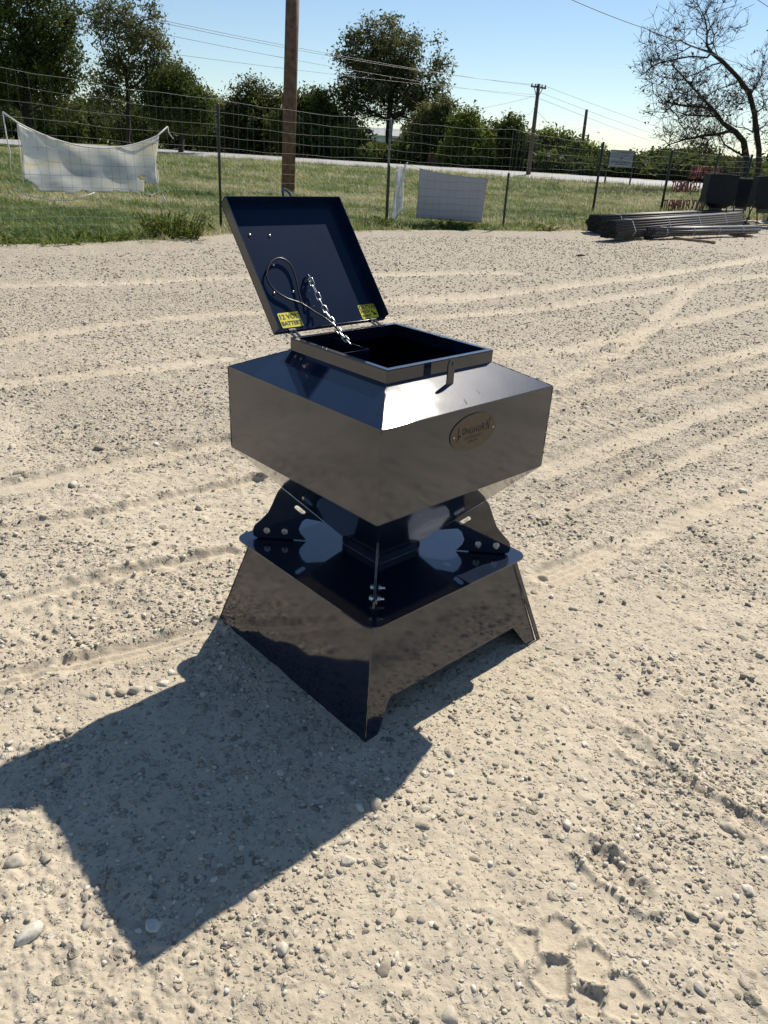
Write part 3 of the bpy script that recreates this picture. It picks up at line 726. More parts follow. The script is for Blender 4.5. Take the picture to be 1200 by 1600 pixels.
for k in range(4):
    a = -PI/2+k*PI/2; x_ = Vector((math.cos(a), math.sin(a), 0)); z_ = x_.cross(Vector((0, 0, 1)))
    M_ = frame((0, 0, 0), x_, (0, 0, 1), z_)
    g_ = link('gusset', gus_me, None, feeder, M_); bevel(g_, .0008, 1)
    fl = -1 if k in (1,) else 1
    link('mount_tab', tab_me, None, feeder, M_ @ Matrix.Translation((0, 0, .0062*(1 if k == 3 else -1))))
    for r in (.328, .389):
        link('bolt', bolt_me, None, feeder, M_ @ Matrix.Translation((r, .381, .0)) @ (Matrix.Rotation(PI, 4, 'Y') if k == 0 else Matrix.Identity(4)))

# lid: shallow pan hinged on the back-left edge, thrown open past upright
LH_N, LH_Z, LS0, LW, LL, PHI = .0164, .0236, -.02, .4488, .4467, .9002
lu = Vector((S2, S2, 0)); ln = Vector((-S2, S2, 0)); lz = Vector((0, 0, 1))
lw = ln*math.cos(PHI)+lz*math.sin(PHI); lm = -ln*math.sin(PHI)+lz*math.cos(PHI)
L0 = Vector((-.153057, .153057, ZC)) + ln*LH_N + lz*LH_Z + lu*LS0
def LP(s, t, h): return L0 + lu*s + lw*t + lm*h
def lid_box(name, lo, hi, mat=PAINT, bw=.0008):
    m = MB(); m.box(lo, hi, frame(L0, lu, lw, lm))
    return bevel(m.build(name, mat, feeder), bw, 2)
DEP = .034
lid_box('lid', (-LW/2, 0, -DEP-.003), (LW/2, LL, -DEP), PAINT_IN)
lid_box('lid_flange', (-LW/2, .0035, -DEP), (-LW/2+.003, LL-.0035, 0)); lid_box('lid_flange', (LW/2-.003, .0035, -DEP), (LW/2, LL-.0035, 0), PAINT_IN)
lid_box('lid_flange', (-LW/2, LL-.003, -DEP), (LW/2, LL, 0), PAINT_IN); lid_box('lid_flange', (-LW/2, 0, -DEP), (LW/2, .003, -.020), PAINT_IN)
# hasp loop on the lid's free edge
pts = [LP(.02+.016*math.cos(a), LL-.002+.030*math.sin(a)*1.25, -.016) for a in np.linspace(0, PI, 13)]
MB().tube(pts, .0045, 8).build('hasp_loop', PAINT, feeder, True)
# hinges
for s in (-.165, .165):
    m = MB(); c = LP(s, .0, -DEP*.7); base_ = Vector((c.x, c.y, ZC)) 
    m.tube([c-lu*.013, c+lu*.013], .0075, 10)
    q = L0 - ln*LH_N*1.3 + lu*s; q.z = ZC-.006
    for e_ in (-.009, .009):
        m.add([q+lu*(e_-.003)-ln*.008, q+lu*(e_+.003)-ln*.008, q+lu*(e_+.003)+ln*.012, q+lu*(e_-.003)+ln*.012,
               c+lu*(e_-.003)-ln*.006, c+lu*(e_+.003)-ln*.006, c+lu*(e_+.003)+ln*.006, c+lu*(e_-.003)+ln*.006],
              [(0,1,2,3), (7,6,5,4), (0,4,5,1), (1,5,6,2), (2,6,7,3), (3,7,4,0)])
    m.build('hinge', PAINT, feeder)
# bolt heads on the underside of the lid
for s, t in ((-.1676, .3346), (-.0958, .3301), (-.1264, .2287), (-.1659, .1346), (-.0939, .1329)):
    m = MB(); n_ = 8; fr = frame(LP(s, t, -DEP), lu, lw, lm)
    m.tube([fr @ Vector((0, 0, 0)), fr @ Vector((0, 0, .002)), fr @ Vector((0, 0, .0035))], [.0045, .0042, .002], 10)
    m.build('rivet', STEEL, feeder, True)
# warning labels with print
def sticker(s0, s1, t0, t1, lines, lab, header=None):
    fr = frame(LP((s0+s1)/2, (t0+t1)/2, -DEP+.0006), lu, lw, lm)
    w, h_ = s1-s0, t1-t0
    def rr(w, h_, r): return [(sx*(w/2-r)+r*math.cos(a), sy*(h_/2-r)+r*math.sin(a)) for sx, sy, a0 in ((1,1,0), (-1,1,90), (-1,-1,180), (1,-1,270)) for a in [rad(a0+i*30) for i in range(4)]]
    st = link('warning_label', flat_plate('warning_label', rr(w, h_, .004), [], .0008), YELLOW, feeder, fr); st['label'] = lab
    for body, size, dx, dy, align in lines:
        link('lettering', text_mesh('lettering', body, size, .0002, align, 0, 1.0, size*.022), BLACK_INK, st, Matrix.Translation((dx, dy, .0008)))
    if header:
        fy0, fy1 = header; m = MB()
        t_ = .0012; w2 = w/2-.004
        for lo, hi in (((-w2, fy0, 0), (w2, fy0+t_, .0002)), ((-w2, fy1-t_, 0), (w2, fy1, .0002)), ((-w2, fy0+t_, 0), (-w2+t_, fy1-t_, .0002)), ((w2-t_, fy0+t_, 0), (w2, fy1-t_, .0002))):
            m.box(lo, hi, Matrix.Translation((0, 0, .0006)))
        m.build('header_frame', BLACK_INK, st)
    return st
sticker(-.186, -.1065, .0165, .0665, [('12 VOLT', .0225, .004, .0105, 'CENTER'), ('BATTERY', .0185, .001, -.0115, 'CENTER')], 'yellow label reading 12 VOLT BATTERY')
ca = sticker(.136, .209, .0125, .0625, [('CAUTION', .0155, 0, .0150, 'CENTER'), ('PINCH', .0125, -.032, -.001, 'LEFT'), ('POINT', .0125, -.032, -.0155, 'LEFT')], 'yellow label reading CAUTION PINCH POINT', (.006, .0235))
m = MB()                                         # pictogram: two jaws closing on a finger
m.add([(.010, -.001, 0), (.014, .003, 0), (.026, -.010, 0), (.022, -.014, 0), (.010, -.001, .0002), (.014, .003, .0002), (.026, -.010, .0002), (.022, -.014, .0002)], [(0,3,2,1), (4,5,6,7), (0,1,5,4), (1,2,6,5), (2,3,7,6), (3,0,4,7)])
m.add([(.018, -.016, 0), (.031, -.013, 0), (.030, -.008, 0), (.017, -.011, 0), (.018, -.016, .0003), (.031, -.013, .0003), (.030, -.008, .0003), (.017, -.011, .0003)], [(0,1,2,3), (7,6,5,4), (0,4,5,1), (1,5,6,2), (2,6,7,3), (3,7,4,0)])
m.build('pictogram', BLACK_INK, ca, matrix=Matrix.Translation((0, 0, .0008)))

# battery box hung in the left corner of the opening
bx_u = Vector((S2, -S2, 0)); bx_v = Vector((S2, S2, 0)); bo = corner(RC-.0045, 0, 3)       # along the front-left wall, into the opening
def bp(a, b, z): return bo + bx_u*a + bx_v*b + Vector((0, 0, z))
T_ = .003; a1, b1, z0, z1 = .172, .162, .88, 1.020
m = MB(); fr = frame(bo, bx_u, bx_v, (0, 0, 1))
fr = Matrix(((bx_u.x, bx_v.x, 0, bo.x), (bx_u.y, bx_v.y, 0, bo.y), (0, 0, 1, 0), (0, 0, 0, 1)))
for lo, hi in (((a1-T_, .002, z0), (a1, b1, z1)), ((.002, b1-T_, z0), (a1-T_-.0002, b1, z1)), ((.002, .002, z0-.003), (a1, b1, z0-.0002))): m.box(lo, hi, fr)
bevel(m.build('battery_box', PAINT, feeder), .0006, 1)
m = MB(); m.box((.015, .02, z0), (.14, .11, z0+.085), fr); bevel(m.build('battery', simple('battery_case', (.02, .02, .022), .5), feeder), .003, 2)
# chain from the lid to the box
def link_mesh():
    pts = []; R_, Ls = .0068, .0078
    for i in range(9): a = -PI/2+PI*i/8; pts.append((Ls+R_*math.cos(a), R_*math.sin(a), 0))
    for i in range(9): a = PI/2+PI*i/8; pts.append((-Ls+R_*math.cos(a), R_*math.sin(a), 0))
    m = MB().tube(pts, .0024, 6, closed=True); return mesh('chain_link', m.v, m.f, True)
lk = link_mesh(); lk.materials.append(STEEL)
P0 = LP(-.0235, .166, -DEP+.016); P1 = bp(a1*.50, b1-.001, z1-.004)
chain = empty('chain', (0, 0, 0)); chain.parent = feeder
span = (P1-P0).length; nl = int(round(span*1.012/.0232))
def chain_pt(t): p = P0.lerp(P1, t); p.z -= .022*4*t*(1-t); return p
for i in range(nl):
    t0_, t1_ = i/nl, (i+1)/nl; p, q = chain_pt(t0_), chain_pt(t1_); x_ = (q-p).normalized()
    side_ = x_.cross(Vector((.3, -.8, .5))).normalized(); up_ = x_.cross(side_)
    a = (PI/2 if i % 2 else 0)+.5+.12*math.sin(i*1.7)
    y_ = side_*math.cos(a)+up_*math.sin(a)
    link('chain_link', lk, None, chain, frame((p+q)/2, x_, y_, x_.cross(y_)))
m = MB(); pts = [LP(-.0235+.011*math.cos(a), .172, -DEP+.015*math.sin(a)*1.2) for a in np.linspace(0, PI, 9)]
m.tube(pts, .003, 6).build('chain_eye', PAINT, feeder, True)
m = MB(); e0 = LP(-.0235, .166, -DEP+.012); 
m.tube([e0+lm*.006*math.sin(a)+lw*(.013*math.cos(a)) for a in np.linspace(0, 2*PI, 14)[:-1]], .0025, 6, closed=True).build('quick_link', STEEL, feeder, True)
# black lead looped on the lid, running down into the box
cab = [(-.0810, .0740), (-.0857, .0932), (-.0805, .1261), (-.0728, .159), (-.0674, .2034), (-.0762, .2331), (-.1000, .2456), (-.1298, .2383), (-.1566, .2157), (-.1734, .1883),
       (-.1737, .1557), (-.1575, .1282), (-.129, .106), (-.1019, .0903), (-.0792, .0748)]
cp = [LP(s, t, -DEP+.009+(.004 if i > 12 or i < 1 else 0)) for i, (s, t) in enumerate(cab)]
def smooth_path(pts, sub=5):
    out = []
    for i in range(len(pts)-1):
        p0, p1, p2, p3 = pts[max(i-1, 0)], pts[i], pts[i+1], pts[min(i+2, len(pts)-1)]
        for k in range(sub):
            t = k/sub; out.append(.5*((2*p1)+(p2-p0)*t+(2*p0-5*p1+4*p2-p3)*t*t+(3*p1-p0-3*p2+p3)*t**3))
    return out+[pts[-1]]
eg = G(532, 531, 1.02); c_, s_ = math.cos(.02437), math.sin(.02437); endp = Vector((eg[0]*c_-eg[1]*s_, eg[0]*s_+eg[1]*c_, 1.000))
q0 = LP(-.0792, .0748, -DEP+.013); q1 = endp+Vector((0, 0, .032))
tail = [q0.lerp(q1, .3)+Vector((0, 0, .006)), q0.lerp(q1, .6)+Vector((0, 0, .014)), q0.lerp(q1, .85)+Vector((0, 0, .014)), q1, endp]
loopn = smooth_path(cp+tail)
MB().tube(loopn, .0031, 7).build('battery_lead', RUBBER, feeder, True)

# latch tab standing on the front-right roof slope
lt = Vector((S2, S2, 0)); c0 = Vector((.1735, -.1965, .984))
out = [(-.0135, -.008), (.0135, -.008)] + [(.0135*math.cos(a), .0535+.0135*math.sin(a)) for a in np.linspace(0, PI, 11)]
hole = [(.0045*math.cos(a), .0540+.0045*math.sin(a)) for a in np.linspace(0, 2*PI, 11)[:-1]]
bevel(link('latch_tab', flat_plate('latch_tab', out, [hole], .005), PAINT, feeder, frame(c0, lt, (0, 0, 1), lt.cross(Vector((0, 0, 1))))), .0008, 1)
bead(c0-lt*.010+Vector((0, 0, -.003)), c0+lt*.010+Vector((0, 0, -.003)), .0035, 60, 'weld_bead')

# oval maker's plate on the front-right side
bn = Vector((S2, -S2, 0)); bc = Vector((RU/2, -RU/2, 0)) + lt*(-.003) + Vector((0, 0, .8655))
fr = frame(bc+bn*.0012, lt, (0, 0, 1), bn)
ell = [(.0965*math.cos(a), .0535*math.sin(a)) for a in np.linspace(0, 2*PI, 49)[:-1]]
badge = link('maker_plate', flat_plate('maker_plate', ell, [], .0018), BRASS, feeder, fr); badge['label'] = 'oval bronze plate with engraved lettering'; bevel(badge, .0006, 2)
inner = [(.0925*math.cos(a), .0498*math.sin(a)) for a in np.linspace(0, 2*PI, 49)[:-1]]; inner2 = [(x_*.992, y_*.984) for x_, y_ in inner]
word = 'LONGHORN'; xs_ = [-.0600, -.0425, -.0265, -.0105, .0065, .0235, .0400, .0585]; hs_ = [.030, .021, .018, .016, .016, .018, .021, .030]
for ch, x_, hh in zip(word, xs_, hs_):
    me = text_mesh('lettering', ch, 1.0, .0, 'CENTER', 0, 1, .02)
    co = np.array([v.co[:] for v in me.vertices]); w_ = np.ptp(co[:, 0]); h_ = np.ptp(co[:, 1]); cx, cy = co[:, 0].mean(), (co[:, 1].max()+co[:, 1].min())/2
    cx = (co[:, 0].max()+co[:, 0].min())/2
    top_ = .0165 + .012*(abs(x_)/.06)**2
    for v in me.vertices: v.co = ((v.co[0]-cx)/w_*.0135, (v.co[1]-cy)/h_*hh, 0)
    link('lettering', me, BADGE_INK, badge, Matrix.Translation((x_, top_-hh/2-.004+(.0 if hh < .03 else -.001), .0012)))
m = MB()                                         # the long serifs at both ends of the word
for tri in ([(-.0655, -.008, 0), (-.0715, -.0205, 0), (-.0585, -.008, 0)], [(.0655, .0215, 0), (.0585, .0225, 0), (.0745, .034, 0)]):
    MB().add(tri, [(0, 1, 2)]).build('serif', BADGE_INK, badge, matrix=Matrix.Translation((0, 0, .0012)))
link('lettering', text_mesh('lettering', 'OUTDOORS', .0125, 0, 'CENTER', 0, 1.1), BADGE_INK, badge, Matrix.Translation((0, -.0150, .0012)))
m = MB()                                         # a last line too small to read
for i, w_ in enumerate((.003, .002, .003, .0025, .002, .003, .0025, .002, .003)):
    x_ = -.018+i*.0045; m.add([(x_-w_/2, -.0285, 0), (x_+w_/2, -.0285, 0), (x_+w_/2, -.0245, 0), (x_-w_/2, -.0245, 0)], [(0, 1, 2, 3)])
m.build('lettering', BADGE_INK, badge, matrix=Matrix.Translation((0, 0, .0012)))
for s in (-.0825, .0825):
    fr2 = Matrix.Translation((s, -.002, .0009))
    m = MB(); m.tube([fr2 @ Vector((0, 0, 0)), fr2 @ Vector((0, 0, .0016)), fr2 @ Vector((0, 0, .0024))], [.0032, .0030, .0014], 10); m.build('rivet', STEEL, badge, True)

# ================================================================== FENCE
FENCE = [(-10.6, 6.0), (-6.55, 10.15), (-3.48, 13.19), (-.28, 16.10), (2.46, 16.58), (6.14, 23.4), (8.91, 25.32), (13.2, 29.3), (19, 34.5)]
FTOP = [2.62, 2.48, 2.28, 2.2, 2.16, 2.14, 2.06, 2.1, 2.1]
fence = empty('wire_fence', (FENCE[3][0], FENCE[3][1], 0))
tag(fence, 'tall galvanised wire mesh fence on thin dark posts along the edge of the yard', 'fence')
fo = Vector(fence.location)
m = MB(); rf = random.Random(3)
for (A, B, ta, tb) in zip(FENCE[:-1], FENCE[1:], FTOP[:-1], FTOP[1:]):
    A, B = Vector((*A, 0)), Vector((*B, 0)); Ls = (B-A).length; nn = max(2, int(Ls/.165))
    def fp(t, hz):                               # the mesh sags and leans a little between posts
        p = A.lerp(B, t); top = ta+(tb-ta)*t; sag = .05*4*t*(1-t)
        nrm = Vector((-(B-A).y, (B-A).x, 0)).normalized()
        return p - fo + nrm*(.04*math.sin(t*5+hz*4)*4*t*(1-t)) + Vector((0, 0, hz*(top-sag)))
    levels = [.02, .075, .13, .19, .255, .325, .40, .48, .565, .65, .735, .82, .91, 1.0]
    for hz in levels: m.tube([fp(i/8, hz+.006*math.sin(i*2.1+hz*20)*(0 < i < 8)) for i in range(9)], .0022 if hz < .99 else .003, 3, caps=False)
    for k in range(nn+1):
        t = k/nn; b = .012*rf.uniform(-1, 1)
        m.tube([fp(min(1, max(0, t+b*math.sin(h_*3+k))), h_) for h_ in (.02, .26, .5, .75, 1.0)], .0019, 3, caps=False)
m.build('wire_mesh', WIRE, fence)
def t_post(x_, y_, h_, lean=(0, 0), tip=False, mat=POST, w=.05):
    m = MB(); t = .011
    prof = [(-w/2, 0), (w/2, 0), (w/2, t), (t/2, t), (t/2, w*.8), (-t/2, w*.8), (-t/2, t), (-w/2, t)]
    vv = [(p[0], p[1], -.12) for p in prof]+[(p[0]+lean[0], p[1]+lean[1], h_) for p in prof]
    m.add(vv, [tuple(range(7, -1, -1)), tuple(range(8, 16))]+[(i, (i+1) % 8, 8+(i+1) % 8, 8+i) for i in range(8)])
    for i in range(int(h_/.054)-2):               # the studs that hold the wire
        z_ = .1+i*.054; k = z_/h_; m.box((-.008+lean[0]*k, -.010+lean[1]*k, z_), (.008+lean[0]*k, 0+lean[1]*k, z_+.018))
    return m.build('post', mat, fence, matrix=Matrix.Translation(Vector((x_, y_, 0))-fo))
def pipe_post(x_, y_, h_, lean=(0, 0), r=.026, mat=POST):
    m = MB().tube([(0, 0, -.12), (lean[0], lean[1], h_), (lean[0], lean[1], h_+.015)], [r, r, r*.5], 10)
    return m.build('post', mat, fence, True, Matrix.Translation(Vector((x_, y_, 0))-fo))
def fpost(px_, py_): p = G(px_, py_); return p[0], p[1]
pipe_post(-3.47, 13.17, 2.20, (.05, 0), .024)
t_post(-.28, 16.08, 1.30); pipe_post(-.30, 16.16, 2.22, (.0, 0), .028, RUSTPIPE)
t_post(*fpost(617, 349), 1.36, (.18, 0), True)
t_post(2.46, 16.56, 1.27); pipe_post(6.14, 23.36, 2.16, (0, 0), .038); pipe_post(8.91, 25.28, 2.08, (0, 0), .042)
pipe_post(13.2, 29.2, 2.15, (.0, 0), .04); pipe_post(-6.55, 10.1, 2.5, (0, 0), .022); pipe_post(-10.6, 5.95, 2.6, (0, 0), .024)
pipe_post(11.2, 27.35, 2.25, (.05, 0), .03)

# ------------------------------------------------------------------ banners hung on the fence
def cloth(name, corners, nu, nv, mat, parent, sagtop=0.0, ripple=.03, seed=1, tatter=None):
    # corners: TL, TR, BR, BL in world space; the top edge sags, the cloth ripples along its normal
    TL, TR, BR, BL = (Vector(c) for c in corners); nrm = (TR-TL).cross(BL-TL).normalized()
    vv = []; rr_ = np.random.default_rng(seed); o = Vector(parent.location) if parent else Vector((0, 0, 0))
    for j in range(nv+1):
        for i in range(nu+1):
            u, v = i/nu, j/nv; p = TL.lerp(TR, u).lerp(BL.lerp(BR, u), v)
            p = p + Vector((0, 0, -sagtop*4*u*(1-u)*(1-v)**1.3))
            w = ripple*(math.sin(u*9+v*3+seed)*.6+math.sin(u*23-v*6)*.25+math.sin(u*4-v*7+1)*.5)
            vv.append(tuple(p+nrm*w-o))
    ff = []
    for j in range(nv):
        for i in range(nu):
            if tatter is not None and tatter((i+.5)/nu, (j+.5)/nv): continue
            q = j*(nu+1)+i; ff.append((q, q+1, q+nu+2, q+nu+1))
    ob = link(name, mesh(name, vv, ff, True), mat, parent)
    s_ = ob.modifiers.new('thick', 'SOLIDIFY'); s_.thickness = .0015
    return ob
FA, FB = FENCE[1], FENCE[2]
FA0 = (FA[0]-.02, FA[1]+.0)
tl, tr_, br_, bl_ = (V(px_, py_, FA, FB, .035) for px_, py_ in ((27, 192), (246, 213), (247, 303), (40, 303)))
ban = empty('torn_banner', tuple((bl_+br_)/2*np.array([1, 1, 0])+np.array([0, 0, bl_[2]])))
tag(ban, 'torn white cloth banner sagging on the wire fence at the left', 'banner')
def tear(u, v):
    n1 = float(vnoise(np.array([u*17.0]), np.array([v*9.0]), 8)[0])
    if v > .80 + .16*sstep(.02, .12, np.array(u))*1.0 + .05*(n1-.5) - .0 and u < .13: return True
    if u > .89 and v > .74+.22*(n1-.3): return True
    if (u-.865)**2/.0011+(v-.70)**2/.0016 < .7+.6*n1: return True
    if v > .965+.05*(n1-.5): return True
    return False
cloth('banner_cloth', (tl, tr_, br_, bl_), 70, 34, BANNER_W, ban, .27, .05, 3, tear)
bo_ = Vector(ban.location)
def rope(pts, r=.012, name='rope', parent=ban):
    return MB().tube([Vector(p)-Vector(parent.location) for p in pts], r, 6).build(name, ROPE, parent, True)
top_edge = [Vector(tl).lerp(Vector(tr_), u)+Vector((0, 0, -.27*4*u*(1-u)+.006)) for u in np.linspace(0, 1, 16)]
rope([V(4, 175, FA, FB, .03)]+top_edge+[V(262, 198, FA, FB, .03)], .014)
rope([V(4, 175, FA, FB, .03), V(10, 212, FA, FB, .02), V(16, 240, FA, FB, .0), V(17, 266, FA, FB, -.02)], .010)
rope([V(262, 198, FA, FB, .02), V(264, 208, FA, FB, 0), V(271, 217, FA, FB, -.02)], .008)
rope([V(22, 295, FA, FB, .02), V(45, 306, FA, FB, 0), V(80, 313, FA, FB, -.02), V(112, 313, FA, FB, 0), V(135, 306, FA, FB, .02), V(148, 301, FA, FB, .03)], .010)
rope([V(246, 265, FA, FB, .02), V(248, 299, FA, FB, .02), V(238, 305, FA, FB, .02), V(227, 302, FA, FB, .03)], .010)
rope([V(27, 195, FA, FB, .03), V(33, 250, FA, FB, .03), V(38, 292, FA, FB, .03)], .009)
rope([V(254, 303, FA, FB, .02), V(258, 312, FA, FB, 0), V(261, 324, FA, FB, -.02)], .008)
# back of a grey banner, mid fence
GA, GB = FENCE[3], FENCE[4]
c4 = [V(px_, py_, GA, GB, .045) for px_, py_ in ((656, 263), (762, 278), (752, 348), (650, 340))]
gb = empty('grey_banner', tuple((c4[2]+c4[3])/2)); tag(gb, 'back of a plain grey banner stretched on the fence right of the leaning post', 'banner')
cloth('banner_cloth', c4, 40, 24, BANNER_G, gb, .04, .012, 9)
rope([c4[0], V(637, 257, GA, GB, .02)], .006, 'tie', gb); rope([c4[1], V(786, 270, GA, GB, .02)], .006, 'tie', gb); rope([c4[2], V(783, 350, GA, GB, .02)], .005, 'tie', gb)
# narrow end-on banner between the two posts
lp = G(617, 349); n_a = np.array([-.36, 16.35, 0])
yb = 16.6
c4 = [Y(617, 268, yb), Y(635, 256, yb+.35), Y(628, 327, yb+.35), Y(612, 351, yb)]
nb = empty('folded_banner', tuple(c4[3])); tag(nb, 'narrow folded white banner hanging beside the short leaning fence post', 'banner')
cloth('banner_cloth', c4, 12, 24, BANNER_W, nb, 0, .02, 5)
rope([c4[1], Y(637, 254, yb+.4)], .007, 'tie', nb); rope([c4[2], Y(626, 326, 17.0), Y(630, 324, 17.1)], .006, 'tie', nb)

# mirrored red lettering: it faces the road, so the yard sees its back
LA, LB = np.array([8.91, 25.32]), np.array([13.2, 29.3]); ld = (LB-LA)/np.linalg.norm(LB-LA)
for body, (px_, py_), hh, lab in (('USED POWER', (1077, 270), .44, 'red cut-out lettering seen from behind, short top line on the fence'),
                                 ('E EQUIPMENT', (1049, 292), .43, 'red cut-out lettering seen from behind, middle line on the fence'),
                                 ('TRUCK EQUIPMENT', (1036, 322), .45, 'red cut-out lettering seen from behind, lowest line on the fence')):
    p = V(px_, py_, LA, LB, .06)
    me = text_mesh('sign_lettering', body, 1.0, .012, 'RIGHT', 0, 1.08, .012)
    co = np.array([v.co[:] for v in me.vertices]); h_ = co[:, 1].max()-co[:, 1].min(); k = hh/h_
    for v in me.vertices: v.co = (v.co[0]*k*.60, v.co[1]*k, v.co[2])
    x_ = Vector((-ld[0], -ld[1], 0))
    o = link('sign_lettering', me, RED); o.matrix_world = frame(p, x_, (0, 0, 1), x_.cross(Vector((0, 0, 1))))
    tag(o, lab, 'lettering', 'red sign letters on the fence')

# ================================================================== PIPES, PLANK, STOCK FEEDERS
def pipe_bundle(pa, pb, rows, r, lab, mat, z0, seed):
    A, B = Vector((pa[0], pa[1], 0)), Vector((pb[0], pb[1], 0)); d_ = (B-A).normalized(); Ls = (B-A).length
    root = empty('pipe_bundle', A); root.rotation_euler = (0, 0, math.atan2(d_.y, d_.x)); tag(root, lab, 'pipes', 'bundles of steel pipe by the fence')
    n = 10; vv = []; ff = []                       # hollow pipe, dark bore
    for (x_, q) in ((0, r), (Ls, r), (Ls, r*.86), (0, r*.86)):
        vv += [(x_, q*math.cos(2*PI*i/n), q*math.sin(2*PI*i/n)) for i in range(n)]
    for lv in range(4):
        a, b = lv*n, ((lv+1) % 4)*n
        ff += [(a+i, b+i, b+(i+1) % n, a+(i+1) % n) for i in range(n)]
    me = mesh('pipe', vv, ff); me.materials.append(mat); me.polygons.foreach_set('use_smooth', [True]*len(me.polygons))
    rb = random.Random(seed); H_ = len(rows)
    for j, cnt in enumerate(rows):
        for i in range(cnt):
            link('pipe', me, None, root, Matrix.Translation((rb.uniform(-.05, .05), (i-(cnt-1)/2)*2*r*1.01, z0+r+j*r*1.74)))
    wmax = max(rows); half = lambda j: (rows[j]-1)/2*2*r*1.01+r
    for k in range(1, 5):
        x_ = Ls*(k-.55)/4.2; loop = []
        for j in range(H_): loop.append((x_, half(j)+.002, z0+r+j*r*1.74))
        loop = [(x_, half(0)-r, z0-.002)]+loop+[(x_, half(H_-1)-r, z0+2*r+(H_-1)*r*1.74+.003), (x_, -half(H_-1)+r, z0+2*r+(H_-1)*r*1.74+.003)]+[(x_, -half(j)-.002, z0+r+j*r*1.74) for j in range(H_-1, -1, -1)]+[(x_, -half(0)+r, z0-.002)]
        m = MB(); w_ = .022
        vv = [(p[0]+s, p[1], p[2]) for p in loop for s in (-w_, w_)]; nn = len(loop)
        m.add(vv, [(2*i, 2*i+1, 2*((i+1) % nn)+1, 2*((i+1) % nn)) for i in range(nn)])
        o = m.build('strap', STRAP, root); sm = o.modifiers.new('thick', 'SOLIDIFY'); sm.thickness = .003; sm.offset = 1
    return root, d_, Ls
def gp(px_, py_): return G(px_, py_)[:2]
bA = pipe_bundle(gp(925, 367), gp(1150, 349), [5, 6, 7, 8, 7, 6, 5], .030, 'dark bundle of steel pipe nearest the fence, rearmost of three', PIPE_DARK, .075, 1)
bB = pipe_bundle(gp(947, 378), gp(1148, 356), [6, 7, 8, 7, 6, 5, 4], .030, 'largest strapped bundle of steel pipe, in the middle of three', PIPE_DARK, .075, 2)
bC = pipe_bundle(gp(1013, 375), gp(1178, 369), [3, 4, 3], .038, 'small bundle of bright steel pipe lying in front of the others', PIPE, .07, 3)
def timber(pa, pb, w, h_, name, lab, cat, group=None, z0=.0):
    A, B = Vector((pa[0], pa[1], 0)), Vector((pb[0], pb[1], 0)); d_ = (B-A).normalized(); nrm = Vector((-d_.y, d_.x, 0))
    m = MB(); m.box((0, -w/2, 0), ((B-A).length, w/2, h_), Matrix.Identity(4))
    o = m.build(name, PLANK); o.matrix_world = frame(A+Vector((0, 0, z0)), d_, nrm, (0, 0, 1)); bevel(o, .004, 1)
    return tag(o, lab, cat, group)
timber(gp(1052, 374), gp(1117, 381), .09, .06, 'plank', 'raw wooden plank sticking out under the small pipe bundle', 'plank')
for (b_, t, nm) in ((bA, .12, 'rear'), (bA, .85, 'rear'), (bB, .14, 'middle'), (bB, .85, 'middle'), (bC, .85, 'front')):
    root, d_, Ls = b_; c = Vector(root.location)+d_*Ls*t; nrm = Vector((-d_.y, d_.x, 0))
    timber((c-nrm*.32)[:2], (c+nrm*.30)[:2], .09, .072, 'dunnage_block',
           'wooden bearer under the %s end of the %s pipe bundle' % ('left' if t < .5 else 'right', {'rear': 'rearmost', 'middle': 'middle', 'front': 'small front'}[nm]), 'timber', 'bearers under the pipes', .002)

